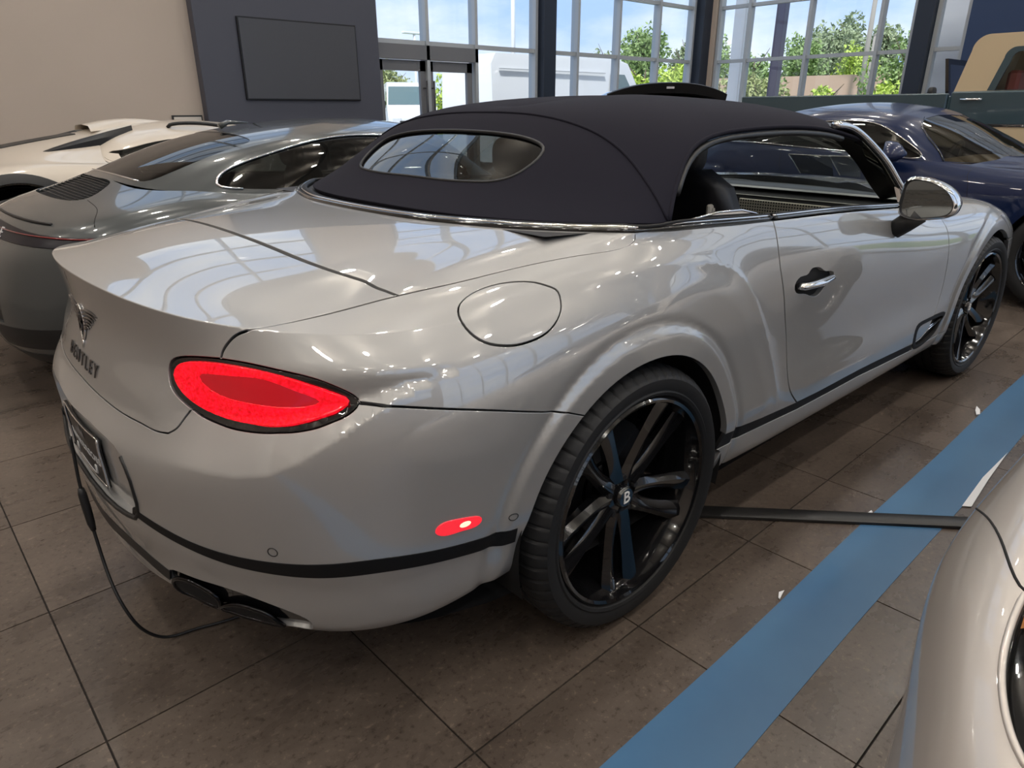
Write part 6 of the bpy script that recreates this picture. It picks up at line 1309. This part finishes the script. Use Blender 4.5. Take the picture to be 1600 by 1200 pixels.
TR=[(21.28, 33.51, 4.18, 1.5, 3, 'pale tree seen through left leaf of glass door'),
(14.99, 19.63, 3.13, 0.95, 1, 'bright yellow-green tree seen through right leaf of glass door'),
(37.98, 32.17, 6.16, 1.6, 2, 'grey-green tree above the white van roof'),
(26.16, 19.8, 5.12, 1.6, 0, 'tall tree above the white van windscreen'),
(19.15, 14.15, 3.25, 1.1, 1, 'bright yellow-green bush in front of the white van'),
(22.96, 15.75, 3.53, 1.0, 1, 'yellow-green bush just left of the corner column'),
(30.61, 20.52, 5.27, 1.1, 2, 'dull green tree just left of the corner column'),
(42.43, 26.24, 6.02, 1.9, 0, 'green tree just right of the corner column'),
(18.9, 11.05, 2.68, 0.8, 3, 'low yellowish palm-like shrub right of the corner column'),
(28.02, 15.3, 4.24, 1.3, 0, 'green tree between white post and dark post'),
(21.27, 11.01, 2.79, 0.8, 3, 'low yellowish shrub between white post and dark post'),
(51.97, 25.71, 6.43, 2.0, 0, 'green tree above left end of low building'),
(58.09, 26.88, 8.47, 2.6, 2, 'tall rounded tree above the low building roof sign'),
(64.3, 27.78, 9.05, 2.4, 2, 'tall thin tree above middle of low building'),
(55.44, 23.09, 6.26, 1.9, 1, 'bright green tree in front of the tall thin tree'),
(74.56, 29.22, 9.93, 1.8, 2, 'sparse tall tree beside the utility pole'),
(30.51, 10.09, 4.44, 1.7, 0, 'green tree at the right end of low building'),
(23.12, 9.62, 2.48, 0.8, 1, 'low green hedge clump below building sign'),
(21.93, 7.33, 2.48, 0.9, 1, 'low green hedge clump left of dark slanting column'),
(27.83, 5.26, 7.56, 2.2, 2, 'grey-green tree at far right edge beside navy banner')]
for k,(x,y,h,rad,kd,lb) in enumerate(TR):
    tree(x,y,h,rad,kd,lb,n=int(2200+900*rad),seed=k+3,cz=.60 if h>3.2 else .54,trunk=.10)
# low building with a brown roof
bx0,by0=(41.2, 18.16); a=math.radians(100)
BD=thing('low_building','long low building with brown fascia roof beyond the front glazing','building',(bx0,by0,-.14),a)
MB().box((-7.5,0,0),(7.5,6,2.0)).build('wall',mat('brick_tan',(.46,.30,.22),.8),BD); MB().box((-8,-.8,1.95),(8,6.5,3.05)).build('fascia_roof',mat('fascia_tan',(.60,.42,.33),.8),BD)
sg=MB().box((-1.6,-1.0,2.1),(2.0,-.8,2.95)).build('sign_board',mat('sign_white',(.85,.87,.9),.5),BD)
for z in (2.62,2.36): MB().box((-1.5,-1.03,z),(1.9,-1.0,z+.07)).build('sign_line',mat('sign_navy',(.05,.08,.14),.5),sg)
for k in range(5): MB().box((-6.6+k*2.9,-.04,.3),(-5.0+k*2.9,.02,1.7)).build('window',mat('dark_pane',(.06,.07,.08),.2),BD)
# poles and posts
def pole(x,y,h,r,label,m,top=None,lean=0):
    t=thing('utility_pole' if top!='light' else 'light_pole',label,'pole',(x,y,-.14)); MB().tube([(0,0,0),(lean*.5,0,h*.5),(lean,0,h)],[r,r*.9,r*.75],8).build('shaft',m,t,True)
    if top=='light': 
        MB().box((-.9,-.12,h-.05),(.9,.12,h+.08),.03).build('lamp_head',m,t)
    elif top=='bar': MB().box((-.05,-.9,h-.8),(.05,.9,h-.68)).build('cross_bar',m,t)
    else: MB().lathe([(0,h+.06),(r*.8,h+.05),(r*.85,h-.02)],8,'z').build('cap',m,t)
    return t
M_WPOLE=mat('white_pole',(.85,.86,.88),.5); M_WOOD=mat('weathered_wood',(.36,.33,.30),.9)
pole(27.07,39.27,6.1,.11,'tall white car-park light pole above the glass door',M_WPOLE,'light'); pole(13.39,14.47,7.0,.07,'thin white pole behind the pane left of first column',M_WPOLE)
pole(33.63,13.07,7.2,.13,'tall wooden utility pole in front of low building',M_WOOD,'bar'); pole(31.88,12.07,4.4,.09,'short wooden pole beside the tall utility pole',M_WOOD)
pole(23.17,37.05,4.2,.06,'thin dark pole left of the car-park light pole',mat('dark_pole',(.08,.08,.08),.6))
def post(x,y,w,h,label,m):
    t=thing('canopy_post',label,'post',(x,y,-.14)); MB().box((-w/2,-w/2,0),(w/2,w/2,h),.02).build('shaft',m,t); MB().box((-w/2-.04,-w/2-.04,0),(w/2+.04,w/2+.04,.25),.02).build('base',m,t); MB().box((-w/2-.05,-w/2-.05,h-.1),(w/2+.05,w/2+.05,h),.02).build('cap',m,t)
post(14.3,7.67,.30,9.0,'white square canopy post outside the front glazing',mat('white_post',(.86,.87,.9),.5)); post(15.76,7.53,.22,9.0,'dark plum canopy post outside the front glazing',mat('plum_post',(.055,.05,.085),.5))
# canopy wall beside the slanting column
x,y=(15.11, 4.18); GW=thing('outside_wall','grey panelled wall seen outside right of low building','wall',(x,y,-.14),0); 
for k in range(6): MB().box((-.1,-6.0+k*1.0,0),(.1,-5.03+k*1.0,9)).build('cladding_panel',mat('grey_cladding',(.50,.51,.55),.6),GW)
# ---------------------------------------------------------------- white vans outside the left glazing
M_VAN=mat('van_white',(.80,.81,.83),.35,coat=.5); M_VGLASS=mat('van_glass',(.10,.16,.17),.08,coat=1)
def van(x,y,rz,label,name='van'):
    t=thing(name,label,'van',(x,y,-.14),rz,'white vans outside'); pf=[(0,.35),(0,2.45),(.15,2.68),(4.3,2.72),(4.75,2.62),(5.35,1.75),(6.0,1.35),(6.25,1.15),(6.3,.55),(6.2,.35)]
    rg=[]
    for yy,k in ((-1,.0),(-.985,.02),(-.94,.05),(.94,.05),(.985,.02),(1,0)):
        sc=1-(.0 if abs(yy)<.95 else .02*(abs(yy)-.94)/.06); rg.append([(px,yy*(1.0-.10*max(0,(pz-1.6))/1.1),pz if abs(yy)<.99 else min(pz,2.62)) for px,pz in pf])
    fixn(MB().add(*loft(rg)).build('body',M_VAN,t,angle=35))
    sc=[(4.78,2.55),(5.33,1.80)]
    MB().add([(4.82,-.84,2.52),(4.82,.84,2.52),(5.40,.93,1.74),(5.40,-.93,1.74)],[(0,1,2,3)]).build('windscreen',M_VGLASS,t)
    for s in (-1,1):
        MB().add([(4.05,s*.93,2.35),(4.62,s*.93,2.35),(5.1,s*.985,1.72),(4.0,s*.985,1.70)],[(0,1,2,3)]).build('side_window',M_VGLASS,t)
        for z,dz in ((2.35,.02),(1.55,.03)): MB().box((.2,s*.965-.02,z),(3.8,s*.965+.02,z+dz)).build('side_crease',mat('van_seam',(.55,.56,.58),.5),t)
        fixn(MB().add(*rbox((5.0,s*1.12,1.75),(.16,.2,.36),p=4)).build('door_mirror',M_SATIN,t,True))
        MB().box((6.02,s*.62-.2,.95),(6.29,s*.62+.2,1.18),.03).build('headlamp',mat('lamp_clear',(.7,.72,.75),.1),t)
        for cx in (1.2,5.1): simple_wheel(t,cx,s,.97,.36,.22,.24,mat('steel_wheel'),6)
    MB().box((6.24,-.5,.62),(6.33,.5,1.05),.03).build('grille',mat('grille_black',(.03,.03,.03),.4),t)
    return t
van(9.6,11.9,0,'long white van parked side-on right outside the left glazing')
x,y=(17.34, 26.53); van(x+6*math.cos(.8418+.15),y+6*math.sin(.8418+.15),.8418+pi+.22,'white van facing the glass door in the distance')
x,y=(31.28, 41.16); van(x+6.2*math.cos(.9),y+6.2*math.sin(.9),.8418+pi-.05,'white van behind yellow-green tree seen through right door leaf')
SH=thing('far_shed','grey roofed shed in the distance behind the white van','building',(35.6,58,-.14))
MB().box((0,0,0),(4.4,8,2.6)).build('wall',mat('shed_grey',(.42,.42,.44),.7),SH); fixn(MB().prism([(-.4,2.6),(8.4,2.6),(4,4.0)],5.2,'yz',-.4).build('roof',mat('shed_roof',(.30,.30,.32),.7),SH))
MB().box((1.0,-.04,0),(3.4,.02,2.1)).build('shutter',mat('shutter_grey',(.35,.35,.36),.6),SH)
